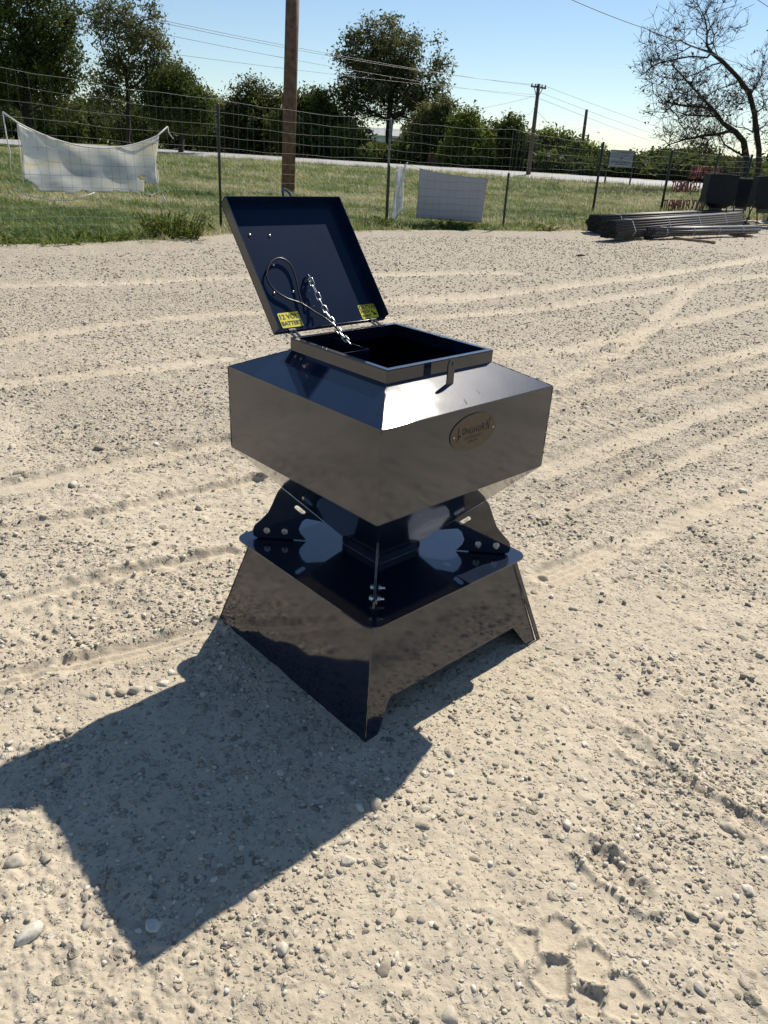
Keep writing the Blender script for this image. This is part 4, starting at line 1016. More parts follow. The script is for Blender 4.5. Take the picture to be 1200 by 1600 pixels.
def stock_feeder(px_, py_, rz, lab, s=1.0, hatch=True):
    p = G(px_, py_); r_ = empty('box_feeder', (p[0], p[1], 0), rz); r_.scale = (s, s, s); tag(r_, lab, 'feeder', 'box feeders stored by the fence')
    w, d_, z0, z1 = .46, .40, .70, 1.53
    m = MB(); m.add([(-w, -d_, z0), (w, -d_, z0), (w, d_, z0), (-w, d_, z0), (-w, -d_, z1), (w, -d_, z1), (w, d_, z1), (-w, d_, z1)], [(4,5,6,7), (0,1,5,4), (1,2,6,5), (2,3,7,6), (3,0,4,7)])
    bevel(m.build('hopper', HOPPER, r_), .006, 2)
    m = MB(); q = .26; m.add([(-w, -d_, z0), (w, -d_, z0), (w, d_, z0), (-w, d_, z0), (-q, -q, .56), (q, -q, .56), (q, q, .56), (-q, q, .56)], [(0,4,5,1), (1,5,6,2), (2,6,7,3), (3,7,4,0), (4,7,6,5)])
    m.build('funnel', HOPPER, r_)
    m = MB(); m.box((-w-.025, -d_-.025, z1+.002), (w+.025, d_+.025, z1+.03)); m.box((-w+.12, -d_+.1, z1+.032), (w-.12, d_-.1, z1+.055)); bevel(m.build('lid', HOPPER, r_), .004, 1)
    m = MB(); m.tube([(-.12, -d_*.2, z1+.05), (-.12, -d_*.2, z1+.10), (.12, -d_*.2, z1+.10), (.12, -d_*.2, z1+.05)], .012, 6); m.build('lid_handle', DARKSTEEL, r_)
    m = MB(); m.box((w-.002+.004, -d_*.55, z0+.12), (w+.05, d_*.55, z0+.52)); bevel(m.build('control_box', HOPPER, r_), .004, 1)
    m = MB(); m.box((-.18, -.18, .42), (.18, .18, .555)); bevel(m.build('feed_trough', DARKSTEEL, r_), .006, 1)
    for sx in (-1, 1):
        for sy in (-1, 1):
            MB().tube([(sx*w*.98, sy*d_*.98, z0+.12), (sx*w*.98, sy*d_*.98, z0-.02), (sx*(w+.14), sy*(d_+.12), .03)], .022, 6).build('leg', DARKSTEEL, r_)
        MB().tube([(sx*(w+.14), -d_-.3, .03), (sx*(w+.14), d_+.3, .03)], .028, 6).build('skid', DARKSTEEL, r_)
    for sy in (-1, 1): MB().tube([(-w-.14, sy*(d_+.12), .05), (w+.14, sy*(d_+.12), .05)], .018, 6).build('cross_bar', DARKSTEEL, r_)
    return r_
stock_feeder(1111, 352, -.12, 'dark box feeder on splayed legs directly behind the end of the pipe bundles', .93)
stock_feeder(1186, 353, -.16, 'dark box feeder on splayed legs cut off by the right edge of the picture', .93)
stock_feeder(1152, 346, -.10, 'dark box feeder half hidden between two others, lowest top of the group', .86)
stock_feeder(1218, 347, -.2, 'dark box feeder farthest right behind the others, only its edge showing', .9)

# ================================================================== POLES, WIRES, SIGN
def utility_pole(name, base, top, r0, r1, mat, lab, arm=None, insul=True):
    B, T = Vector(base), Vector(top); root = empty(name, B); tag(root, lab, 'pole', 'utility poles')
    MB().tube([Vector((0, 0, -.4)), (T-B)*.5, T-B], [r0, (r0+r1)/2, r1], 12).build('shaft', mat, root, True)
    if arm:
        c = (T-B)*.965; e = Vector((arm, arm*.35, -.05*arm))
        m = MB(); m.tube([c-e, c+e], .07, 4); m.build('crossarm', mat, root)
        for k in (-.9, -.4, .45, .9):
            p = c+e*k; MB().tube([p, p+Vector((0, 0, .12)), p+Vector((0, 0, .22))], [.03, .055, .03], 6).build('insulator', DARKSTEEL, root)
        MB().tube([c+Vector((0, 0, -.8)), c-e*.6], .03, 4).build('brace', mat, root); MB().tube([c+Vector((0, 0, -.8)), c+e*.6], .03, 4).build('brace', mat, root)
    return root
yp = 26.0
pb_ = Y(449.5, 306, yp); pb_[2] = 0
utility_pole('utility_pole', (Y(449, 300, yp)[0], yp, 0), Y(459.5, -90, yp), .235, .215, WOOD_POLE, 'thick brown wooden pole rising behind the open lid, top out of frame')
P1b = Y(826, 268, 64); P1t = Y(842, 131, 64); P1b[2] = .4
utility_pole('utility_pole', P1b, P1t, .20, .13, WOOD_FAR, 'far wooden power pole with a crossarm, standing alone beyond the road', .62)
P2b = Y(905, 262, 80); P2t = Y(917, 171, 80); P2b[2] = .5
utility_pole('utility_pole', P2b, P2t, .19, .14, WOOD_FAR, 'bare far pole without crossarm right of the one with the crossarm')
P3b = Y(913, 262, 115); P3t = Y(919.5, 210, 115); P3b[2] = .6
utility_pole('utility_pole', P3b, P3t, .2, .14, WOOD_FAR, 'smallest and farthest pole, just behind the bare pole')
def wire(a, b, sag, r, lab, n=20):
    a, b = Vector(a), Vector(b); pts = []
    for i in range(n+1): t = i/n; p = a.lerp(b, t); p.z -= sag*4*t*(1-t); pts.append(p)
    o = MB().tube(pts, r, 4).build('power_line', DARKSTEEL, None, True); tag(o, lab, 'wire', 'overhead lines'); return o
wire(Y(180, 16, 36), Y(829, 133, 64), .25, .010, 'upper of the two close overhead lines running down left to right to the crossarm')
wire(Y(180, 20, 36), Y(848, 133, 64), .35, .010, 'lower of the two close overhead lines running down left to right to the crossarm')
wire(Y(180, 38, 36), Y(838, 152, 64), .25, .009, 'overhead line a little below the close pair, left of the crossarm pole')
wire(Y(200, 75, 36), Y(838, 148, 64), .15, .008, 'lowest overhead line in the sky left of the crossarm pole')
wire(Y(848, 133, 64), Y(1230, 255, 120), .5, .010, 'top overhead line running right from the crossarm toward the bare tree')
wire(Y(838, 142, 64), Y(1230, 262, 120), .7, .010, 'middle overhead line running right from the crossarm pole toward the bare tree')
wire(Y(838, 152, 64), Y(1230, 285, 120), .5, .010, 'lowest overhead line running right from the crossarm pole toward the bare tree')
wire(Y(838, 172, 64), Y(916, 195, 80), .9, .012, 'slack line hanging between the crossarm pole and the bare pole')
wire(Y(840, 160, 64), Y(815, 196, 60), .05, .008, 'thin guy line slanting down left of the crossarm pole')
wire(Y(919, 210, 115), Y(960, 232, 100), .3, .012, 'short line falling right from the smallest pole')
wire(Y(919, 211, 115), Y(870, 228, 100), .3, .012, 'short line falling left from the smallest pole')
wire(Y(700, 175, 90), Y(836, 150, 64), .2, .008, 'line rising left to right into the crossarm pole from the treetops')
wire(Y(840, -25, 22), Y(1010, 45, 30), .05, .011, 'dark cable entering from the top edge toward the bare tree')
wire(Y(1010, 45, 30), Y(1240, 125, 44), .1, .011, 'dark cable passing through the crown of the bare tree')
wire(Y(1170, -10, 24), Y(1230, 28, 28), .02, .010, 'dark cable crossing the top right corner')
# roadside sign board on two posts
sg = Y(948, 280, 52); sroot = empty('roadside_sign', (sg[0], sg[1], .2)); tag(sroot, 'pale rectangular sign board on two dark posts beside the road', 'sign')
so = Vector(sroot.location)
for (pt, pbm) in (((953, 235), (946, 279)), ((992.5, 237), (984, 284))):
    a, b = Vector(Y(*pt, 52)), Vector(Y(*pbm, 52)); b.z = .0; b.x = a.x; MB().tube([b-so, a-so], .055, 6).build('post', POST, sroot)
c4 = [Vector(Y(px_, py_, 51.92)) for px_, py_ in ((957, 236), (988, 238), (985, 260), (953, 258))]
x_ = (c4[1]-c4[0]).normalized(); cc = sum(c4, Vector())/4; W_, H_ = 1.52, 1.02
m = MB(); m.box((-W_/2, -.02, -H_/2), (W_/2, .02, H_/2)); bd = m.build('board', SIGN_W, sroot, matrix=Matrix.Translation(cc-so)); bevel(bd, .01, 1)
INK2 = simple('faded_sign_ink', (.10, .11, .13), .6)
rs_ = random.Random(4); m = MB()                 # lettering worn past reading: dabs of faded ink
for (yy, x0, x1, hh) in ((.34, -.45, .45, .10), (.20, .05, .45, .06), (.02, -.06, .06, .22), (-.20, -.62, .60, .10), (-.33, -.30, .42, .09)):
    xx = x0
    while xx < x1:
        w_ = rs_.uniform(.03, .09); h2 = hh*rs_.uniform(.6, 1.1); m.add([(xx, -.0225, yy-h2/2), (xx+w_, -.0225, yy-h2/2), (xx+w_*.9, -.0225, yy+h2/2), (xx+w_*.1, -.0225, yy+h2/2)], [(0, 1, 2, 3)]); xx += w_+rs_.uniform(.015, .05)
m.build('faded_print', INK2, bd)

# white bucket lying in the grass
p = G(195, 321); cup = empty('plastic_cup', (p[0], p[1], .09)); tag(cup, 'small white plastic cup lying in the grass below the torn banner', 'cup')
m = MB(); m.tube([(-.11, 0, 0), (-.10, 0, 0), (.11, 0, 0), (.125, 0, 0)], [.055, .068, .088, .092], 14); m.build('body', PLASTIC, cup, True, Matrix.Rotation(.5, 4, 'Z') @ Matrix.Rotation(.1, 4, 'Y'))
m = MB(); m.tube([(.121, 0, 0), (.132, 0, 0)], [.098, .098], 14); m.build('rim', PLASTIC, cup, True, Matrix.Rotation(.5, 4, 'Z') @ Matrix.Rotation(.1, 4, 'Y'))
# dark clod on the far gravel
p = G(906, 402); o = link('dirt_clod', stone_meshes[3].copy()); o.data.materials.clear(); o.data.materials.append(simple('dark_clod', (.045, .038, .03), .9, 0, .3, 20))
o.location = (p[0], p[1], .03); o.scale = (.11, .07, .06); tag(o, 'dark clod lying on the pale gravel in front of the pipe bundles', 'clod')
# red trailer and white shed glimpsed behind the road
p = Y(684, 259, 80); tr = empty('red_trailer', (p[0], p[1], .45)); tag(tr, 'faded red trailer box parked under the trees behind the road', 'trailer')
m = MB(); m.box((-1.0, -.6, .35), (1.0, .6, 1.15)); bevel(m.build('body', RED_PAINT, tr), .03, 1)
m = MB(); m.box((-1.9, -.05, .38), (-1.0, .05, .46)); m.build('drawbar', DARKSTEEL, tr)
for sx in (-.4, .45):
    MB().tube([(sx, -.72, .25), (sx, -.55, .25)], .28, 14).build('wheel', RUBBER, tr)
for (px_, py_, w_, h_, lab) in ((585, 228, 9, 3.0, 'white shed glimpsed through the branches left of the big tree trunk'), (632, 228, 3.2, 2.6, 'white shed glimpsed through the branches right of the big tree trunk')):
    p = Y(px_, py_+12, 118); sh = empty('white_shed', (p[0], p[1], .7)); tag(sh, lab, 'shed')
    m = MB(); m.box((-w_/2, -2, 0), (w_/2, 2, h_)); m.build('wall', WHITE_WALL, sh)
    m = MB(); m.add([(-w_/2-.3, -2.3, h_), (w_/2+.3, -2.3, h_), (w_/2+.3, 0, h_+1.0), (-w_/2-.3, 0, h_+1.0), (-w_/2-.3, 2.3, h_), (w_/2+.3, 2.3, h_)], [(0, 1, 2, 3), (3, 2, 5, 4), (0, 3, 4), (1, 5, 2)]); m.build('roof', STRAP, sh)

# ================================================================== TREES
def grow(trunk, attract, rng, seg=.8, jitter=.12, pen=.25):
    nodes = []; parent = []; plen = []; idx = 0
    for chain_ in trunk:                          # each chain: (attach index or -1, [points])
        att, pts = chain_; pr = att
        for p in pts:
            nodes.append(np.array(p, float)); parent.append(pr); plen.append(0 if pr < 0 else plen[pr]+np.linalg.norm(nodes[-1]-nodes[pr])); pr = len(nodes)-1
    P = np.zeros((len(nodes)+len(attract)*9, 3)); PL = np.zeros(len(P)); n = len(nodes)
    P[:n] = nodes; PL[:n] = plen; parent = list(parent); tips = []
    start = n; root = P[0]
    order = np.argsort([np.min(np.linalg.norm(P[:n]-a, axis=1)) for a in attract])
    for k in order:
        a = attract[k]; d = np.linalg.norm(P[:n]-a, axis=1)
        cost = d + pen*PL[:n] + np.clip(P[:n, 2]-a[2]+.2, 0, None)*.6
        cost[:max(1, len(trunk[0][1])//4)] += 3.0
        j = int(np.argmin(cost)); L_ = d[j]; ns = max(1, min(8, int(round(L_/seg)))); pr = j; b = P[j].copy()
        side = rng.normal(0, 1, 3); side[2] = abs(side[2])*.5
        for i in range(1, ns+1):
            t = i/ns; q = b+(a-b)*t + side*jitter*L_*math.sin(PI*t)*.7 + rng.normal(0, jitter*.25*min(L_, 1), 3)*(i < ns)
            P[n] = q; parent.append(pr); PL[n] = PL[pr]+np.linalg.norm(q-P[pr]); pr = n; n += 1
        tips.append(pr)
    P = P[:n]; parent = np.array(parent); cnt = np.zeros(n)
    haschild = np.zeros(n, bool); haschild[parent[parent >= 0]] = True
    cnt[~haschild] = 1
    for i in range(n-1, -1, -1):
        if parent[i] >= 0 and parent[i] < i: cnt[parent[i]] += cnt[i]
    return P, parent, np.maximum(cnt, 1), tips
def branch_mesh(name, P, parent, rad_, sides=5):
    n = len(P); idx = np.nonzero(parent >= 0)[0]; a = P[parent[idx]]; b = P[idx]; ra = rad_[parent[idx]]; rb = rad_[idx]
    ra = np.minimum(ra, rb*1.7)
    d = b-a; L_ = np.linalg.norm(d, axis=1, keepdims=True)+1e-9; d /= L_; ref = np.where(np.abs(d[:, 2:3]) < .9, [[0, 0, 1.0]], [[1.0, 0, 0]])
    x = np.cross(d, ref); x /= np.linalg.norm(x, axis=1, keepdims=True); y = np.cross(d, x)
    th_ = np.arange(sides)*2*PI/sides; c, s = np.cos(th_)[None, :, None], np.sin(th_)[None, :, None]
    off = x[:, None]*c+y[:, None]*s
    A_ = a[:, None]-d[:, None]*(ra*.3)[:, None, None]+off*ra[:, None, None]; B_ = b[:, None]+off*rb[:, None, None]
    Vv = np.concatenate([A_, B_], 1).reshape(-1, 3); m = len(idx); base = (np.arange(m)*2*sides)[:, None]
    k = np.arange(sides); F_ = np.stack([base+k, base+(k+1) % sides, base+sides+(k+1) % sides, base+sides+k], -1).reshape(-1, 4)
    return fast_mesh(name, Vv, F_, True)
def leaf_mesh(name, C_, size, rng, tone=None, droop=.3, aspect=.5):
    n = len(C_); ax = rng.normal(size=(n, 3)); ax[:, 2] = ax[:, 2]*.7-droop; ax /= np.linalg.norm(ax, axis=1, keepdims=True)
    sd_ = np.cross(ax, rng.normal(size=(n, 3))); sd_ /= np.linalg.norm(sd_, axis=1, keepdims=True)
    s = (size*np.exp(rng.normal(-.08, .38, n)))[:, None]
    Vv = np.stack([C_-ax*s*.5, C_+sd_*s*aspect+ax*s*.06, C_+ax*s*.55], 1).reshape(-1, 3)
    F_ = np.arange(n*3).reshape(n, 3); me = fast_mesh(name, Vv, F_)
    t = rng.random(n) if tone is None else np.clip(tone+rng.normal(0, .16, n), 0, 1)
    a = me.attributes.new('tone', 'FLOAT', 'FACE'); a.data.foreach_set('value', t.astype(np.float32))
    return me
def in_lobes(lobes, n, rng):
    w = np.array([l[3]*l[4]*l[5] for l in lobes]); k = rng.choice(len(lobes), n, p=w/w.sum()); L_ = np.array(lobes)[k]
    d = rng.normal(size=(n, 3)); d /= np.linalg.norm(d, axis=1, keepdims=True); r = rng.random(n)**.42
    return L_[:, :3]+d*r[:, None]*L_[:, 3:6]
def make_tree(name, lab, base, lobes, trunk_pts, n_att, leaves, leaf_size, spread, leafmat, barkmat, r_base, seed, group='trees beyond the road', cat='tree', seg=.9, tip_r=.018, aspect=.5, pen=.25):
    rng = np.random.default_rng(seed); base = np.array(base, float); leaves = int(leaves*1.85)
    root = empty(name, base); tag(root, lab, cat, group)
    att = in_lobes(lobes, n_att, rng)
    P, par, cnt, tips = grow([(-1, trunk_pts)], att, rng, seg, .12, pen)
    rad_ = np.maximum(tip_r, r_base*(cnt/cnt.max())**.48)
    link('trunk', branch_mesh('trunk', P, par, rad_), barkmat, root)
    T = P[np.array(tips)]; k = rng.integers(0, len(T), leaves)
    C_ = T[k]+rng.normal(0, 1, (leaves, 3))*spread*np.array([1, 1, .8])*1.15
    tone_c = rng.random(len(T))*.55+.2; z0, z1 = T[:, 2].min(), T[:, 2].max()
    link('crown', leaf_mesh('crown', C_, leaf_size*1.2, rng, tone_c[k], aspect=aspect), leafmat, root)
    return root
def px_tree(lab, bpx, dist, blobs, seed, name='broadleaf_tree', n_att=170, leaves=9000, leaf=.24, spread=.5, mat=LEAF_A, bark=BARK_D, r_base=.32, lean=(0, 0), depth=.8, trunk_top=.6, **kw):
    # blobs: (px, py, rx, ry) crown masses as seen from the yard, given real size and depth at the tree's distance
    b = Y(bpx[0], bpx[1], dist); b[2] = float(terrain(b[0], b[1]))-.1; k = (dist-CAM[1])/F_PX/.92; rg = np.random.default_rng(seed+500); lobes = []
    for (cx, cy, rx, ry) in blobs:
        c = Y(cx, cy, dist)-b; w = rx*k; lobes.append((c[0], c[1]+rg.uniform(-.35, .35)*w, c[2], w, w*depth, ry*k))
    top = max(l[2]+l[5] for l in lobes); n = 7
    cx_ = np.mean([l[0] for l in lobes]); tp = [(cx_*.5*(i/n)**1.5+rg.normal(0, .08)*(i > 0), rg.normal(0, .08)*(i > 0), top*trunk_top*i/n) for i in range(n+1)]
    return make_tree(name, lab, b, lobes, tp, n_att, leaves, leaf, spread, mat, bark, r_base, seed, **kw)
px_tree('tall dark dense tree filling the upper left corner behind the road', (48, 228), 92, [(20, 30, 62, 60), (70, 60, 52, 55), (100, 10, 34, 36), (30, 120, 72, 50), (90, 130, 55, 40), (-40, 80, 60, 90), (55, -30, 45, 40)], 1, n_att=330, leaves=26000, leaf=.27, spread=.55, r_base=.42)
px_tree('airy open-branched tree just right of the tall dark tree', (203, 232), 88, [(205, 45, 42, 32), (170, 30, 22, 22), (245, 90, 34, 34), (185, 110, 30, 34), (232, 130, 34, 26), (165, 150, 24, 26)], 2, n_att=230, leaves=9500, leaf=.22, spread=.45, mat=LEAF_B, r_base=.26, tip_r=.02)
px_tree('mid green rounded tree at the lower right of the airy tree', (282, 236), 86, [(275, 150, 36, 30), (302, 170, 26, 30), (250, 175, 30, 28), (320, 190, 14, 22)], 3, n_att=150, leaves=11000, leaf=.24, spread=.5, mat=LEAF_A)
px_tree('small pale tree with thin top left of the brown pole', (372, 242), 95, [(372, 170, 26, 24), (352, 190, 16, 24), (395, 160, 26, 24), (425, 165, 22, 30), (385, 205, 40, 26)], 4, n_att=150, leaves=9500, leaf=.24, spread=.5, mat=LEAF_B)
px_tree('bushy dark tree right of the brown pole', (486, 250), 92, [(480, 185, 26, 32), (505, 170, 24, 28), (460, 200, 26, 30), (520, 205, 26, 30)], 5, n_att=150, leaves=11000, leaf=.25, spread=.5)
px_tree('large spreading tree with rounded crown above the tree line at centre', (607, 256), 94, [(600, 85, 50, 38), (620, 65, 30, 24), (565, 110, 38, 36), (650, 120, 42, 38), (600, 140, 56, 40), (686, 100, 13, 28), (560, 160, 36, 26), (660, 165, 34, 26), (535, 85, 14, 16)], 6, n_att=330, leaves=17500, leaf=.23, spread=.46, mat=LEAF_B, r_base=.42, tip_r=.022, trunk_top=.5)
px_tree('grey green tree leaning out from the big tree at its right', (690, 262), 84, [(690, 185, 22, 26), (672, 205, 26, 28), (705, 215, 20, 26)], 7, n_att=110, leaves=8500, leaf=.24, mat=LEAF_B)
px_tree('bright green conical tree right of the big tree', (733, 268), 76, [(732, 205, 20, 24), (722, 232, 28, 26), (748, 235, 22, 26), (735, 185, 9, 12)], 8, n_att=130, leaves=10500, leaf=.2, spread=.38, mat=LEAF_C, name='cedar_tree')
px_tree('dark irregular tree with open top left of the crossarm pole', (795, 268), 78, [(795, 215, 22, 22), (780, 240, 24, 24), (812, 238, 20, 24), (802, 195, 12, 10)], 9, n_att=130, leaves=9000, leaf=.22, spread=.4)
px_tree('rounded olive tree behind the crossarm pole', (848, 271), 82, [(850, 230, 26, 22), (832, 245, 22, 22), (870, 240, 22, 22)], 10, n_att=120, leaves=9500, leaf=.23, spread=.42, mat=LEAF_C)
px_tree('yellow green shrubby tree at the foot of the bare pole', (903, 274), 80, [(898, 245, 22, 20), (922, 252, 20, 16), (882, 255, 20, 16)], 11, n_att=110, leaves=9000, leaf=.22, spread=.4, mat=LEAF_C)
px_tree('low dark tree behind the sign board', (965, 280), 84, [(955, 262, 24, 14), (982, 264, 22, 14), (1004, 262, 16, 14)], 12, n_att=90, leaves=8000, leaf=.22, spread=.4)
px_tree('dark rounded tree between the sign board and the red letters', (1040, 287), 80, [(1030, 262, 28, 18), (1052, 255, 20, 18), (1015, 270, 20, 14)], 13, n_att=110, leaves=9500, leaf=.22, spread=.4)
px_tree('open topped dark tree behind the red letters', (1092, 290), 82, [(1092, 255, 22, 20), (1075, 265, 22, 18), (1112, 270, 20, 16), (1128, 280, 14, 12)], 14, n_att=120, leaves=8500, leaf=.22, spread=.4)
px_tree('dark tree cut off by the right edge behind the box feeders', (1206, 296), 78, [(1212, 268, 20, 24), (1230, 255, 24, 30)], 15, n_att=90, leaves=7000, leaf=.22, spread=.4)
# thicket under the trees: one mass
rng = np.random.default_rng(77); Cs = []; tn = []
for i in range(385):
    px_ = rng.uniform(-300, 1400); s_off = rng.uniform(14, 34)
    # a spot behind the road at this bearing
    d = ray(px_, 250); d2 = np.array([d[0], d[1]])/np.hypot(d[0], d[1])
    t = (s_off - road_s(CAM[0], CAM[1]))/(d2 @ ROAD_N); x0, y0 = CAM[0]+d2[0]*t, CAM[1]+d2[1]*t
    if t < 0 or t > 220: continue
    left = px_ < 780
    h_ = (rng.uniform(3.2, 7.5) if px_ < 540 else rng.uniform(2.4, 5.0)) if left else rng.uniform(1.0, 2.2); w_ = rng.uniform(1.8, 3.2); nL = 780
    if 555 < px_ < 640 and h_ > 2.4: h_ = 1.8
    q = rng.normal(size=(nL, 3)); q /= np.linalg.norm(q, axis=1, keepdims=True); q *= (rng.random(nL)**.4)[:, None]
    Cs.append(np.array([x0, y0, terrain(x0, y0)+h_*.48])+q*np.array([w_, w_, h_*.52])); tn.append(np.full(nL, rng.random()*.6+.1))
Cs = np.concatenate(Cs); tn = np.concatenate(tn)
tag(link('thicket', leaf_mesh('thicket', Cs, .46, rng, tn), LEAF_A), 'dense dark undergrowth in one mass along the far side of the road', 'undergrowth', kind='stuff')

# the nearly bare leaning tree at the right
BT_Y = 47.0
def bt(px_, py_, dy=0.0): return Y(px_, py_, BT_Y+dy)
bb = bt(1176, 290); bb[2] = 0.05
def ch(pts, dys): return [bt(px_, py_, dy)-bb for (px_, py_), dy in zip(pts, dys)]
def lin(a, b, n): return list(np.linspace(a, b, n))
c_main = ch([(1183, 296), (1185, 262), (1186, 234), (1182, 206), (1179, 178), (1171, 146), (1154, 122), (1130, 97), (1111, 82), (1104, 70), (1105, 50), (1102, 30), (1092, 10), (1082, -18)], lin(0, -.8, 14))
c_main[0][2] = -.2
c_sec = ch([(1164, 296), (1166, 268), (1167, 251), (1162, 221), (1149, 206), (1130, 193), (1115, 172), (1100, 156), (1081, 135), (1059, 111)], lin(.3, 1.6, 10)); c_sec[0][2] = -.2
trunk = [(-1, c_main), (-1, c_sec)]; off2 = len(c_main)
def att(i, pts, dys): trunk.append((i, ch(pts, dys)))
att(8, [(1095, 77), (1080, 72), (1064, 64), (1050, 62), (1036, 56), (1018, 50), (1004, 41)], lin(-.8, -1.8, 7))
att(8, [(1105, 90), (1080, 88), (1058, 92), (1034, 97), (1018, 104)], lin(-.6, .8, 5))
att(7, [(1112, 102), (1095, 112), (1075, 120), (1055, 129)], lin(-.3, 1.2, 4))
att(7, [(1120, 110), (1108, 118), (1098, 130)], lin(-.5, -1.6, 3))
att(6, [(1150, 130), (1135, 135), (1120, 140), (1110, 146)], lin(-.2, -1.2, 4))
att(9, [(1098, 62), (1088, 54)], lin(-.8, -.8, 2))
att(10, [(1112, 40), (1122, 20), (1130, 4)], lin(-.8, -.2, 3)); att(9, [(1114, 68), (1116, 56), (1112, 42)], lin(-.8, .3, 3))
att(5, [(1180, 138), (1190, 118), (1200, 100)], lin(-.2, -.8, 3)); att(4, [(1190, 170), (1202, 150), (1212, 130)], lin(0, .8, 3)); att(3, [(1195, 196), (1208, 180), (1222, 160)], lin(0, -.9, 3))
att(3, [(1176, 206), (1164, 200), (1150, 198)], lin(0, -1.2, 3))
s0 = off2
att(s0+5, [(1119, 182), (1098, 181), (1074, 180), (1050, 172), (1035, 170)], lin(1, 2.4, 5))
att(s0+3, [(1160, 243), (1145, 234), (1132, 226), (1124, 210), (1108, 205)], lin(.5, -.6, 5))
att(s0+4, [(1140, 205), (1120, 210), (1100, 212), (1070, 218), (1045, 226)], lin(.8, .2, 5))
att(s0+6, [(1100, 168), (1080, 166), (1060, 164), (1040, 160)], lin(1.2, -.4, 4)); att(s0+7, [(1090, 150), (1072, 148), (1055, 144), (1030, 150)], lin(1.3, 2.5, 4))
rng = np.random.default_rng(21); A_ = []
kpx = (BT_Y-CAM[1])/F_PX
for (cx, cy, rx, ry, n) in ((1040, 60, 40, 34, 60), (1095, 25, 36, 36, 80), (1130, 40, 26, 34, 40), (1050, 120, 44, 34, 120), (1100, 130, 36, 34, 90), (1060, 165, 44, 24, 130), (1110, 180, 40, 30, 120),
                            (1075, 215, 44, 20, 110), (1130, 215, 30, 22, 60), (1185, 120, 24, 40, 70), (1200, 190, 26, 40, 60), (1150, 160, 24, 26, 50), (1150, 255, 18, 18, 30), (1020, 95, 22, 24, 40)):
    d = rng.normal(size=(n, 3)); d /= np.linalg.norm(d, axis=1, keepdims=True); r = rng.random(n)**.45
    c = bt(cx, cy, .3)-bb; A_.append(c+d*r[:, None]*np.array([rx*kpx, 2.3, ry*kpx]))
A_ = np.concatenate(A_)
P, par, cnt, tips = grow(trunk, A_, rng, .45, .16, .12)
big = cnt/cnt.max(); rad_ = np.maximum(.011, .185*big**.56)
broot = empty('bare_tree', bb); tag(broot, 'nearly bare leaning tree with two trunks at the right', 'tree')
link('trunk', branch_mesh('trunk', P, par, rad_, 6), BARK_D, broot)
# fine twigs off every tip
T = P[np.array(tips)]; tv = T-P[par[np.array(tips)]]; tv /= np.linalg.norm(tv, axis=1, keepdims=True)+1e-9
m_ = 4; b0 = np.repeat(T-tv*.15, m_, 0); dirs = np.repeat(tv, m_, 0)*.8+rng.normal(0, .55, (len(T)*m_, 3)); dirs[:, 2] += .25; dirs /= np.linalg.norm(dirs, axis=1, keepdims=True)
b1 = b0+dirs*rng.uniform(.3, .8, (len(b0), 1)); PP = np.concatenate([b0, b1]); pp = np.concatenate([np.full(len(b0), -1), np.arange(len(b0))])
link('twigs', branch_mesh('twigs', PP, pp, np.concatenate([np.full(len(b0), .010), np.full(len(b0), .006)]), 3), BARK_D, broot)
k = rng.integers(0, len(b1), 2600); w_ = np.exp(-((b1[k, 2]+bb[2]-5.0)/3.0)**2); k = k[rng.random(len(k)) < w_]
link('crown', leaf_mesh('crown', b1[k]+rng.normal(0, .10, (len(k), 3)), .15, rng), LEAF_D, broot)

# ================================================================== GRASS
tufts = bpy.data.collections.new('tuft_shapes')
for k in range(8):
    rg = np.random.default_rng(900+k); vv = []; ff = []; nb_ = 34 if k < 6 else 18
    for i in range(nb_):
        a = rg.uniform(0, 2*PI); r0 = .10*math.sqrt(rg.random()); bx_, by_ = r0*math.cos(a), r0*math.sin(a)
        L_ = rg.uniform(.035, .10)*(1 if k < 6 else 1.8); b = rg.uniform(0, 2*PI); bend = rg.uniform(.2, 1.0); w = rg.uniform(.0035, .007)
        if rg.random() < .25: bend = 2.0
        dx, dy = math.cos(b), math.sin(b); px_, py_ = -dy*w, dx*w; q = len(vv)
        vv += [(bx_-px_, by_-py_, 0), (bx_+px_, by_+py_, 0), (bx_+dx*L_*bend*.35+px_*.8, by_+dy*L_*bend*.35+py_*.8, L_*.62), (bx_+dx*L_*bend*.35-px_*.8, by_+dy*L_*bend*.35-py_*.8, L_*.62), (bx_+dx*L_*bend, by_+dy*L_*bend, L_*(1.0 if bend < 1.2 else .35))]
        ff += [(q, q+1, q+2, q+3), (q+3, q+2, q+4)]
    me = mesh('tuft', vv, ff); me.materials.append(GRASS); tufts.objects.link(bpy.data.objects.new('tuft', me))
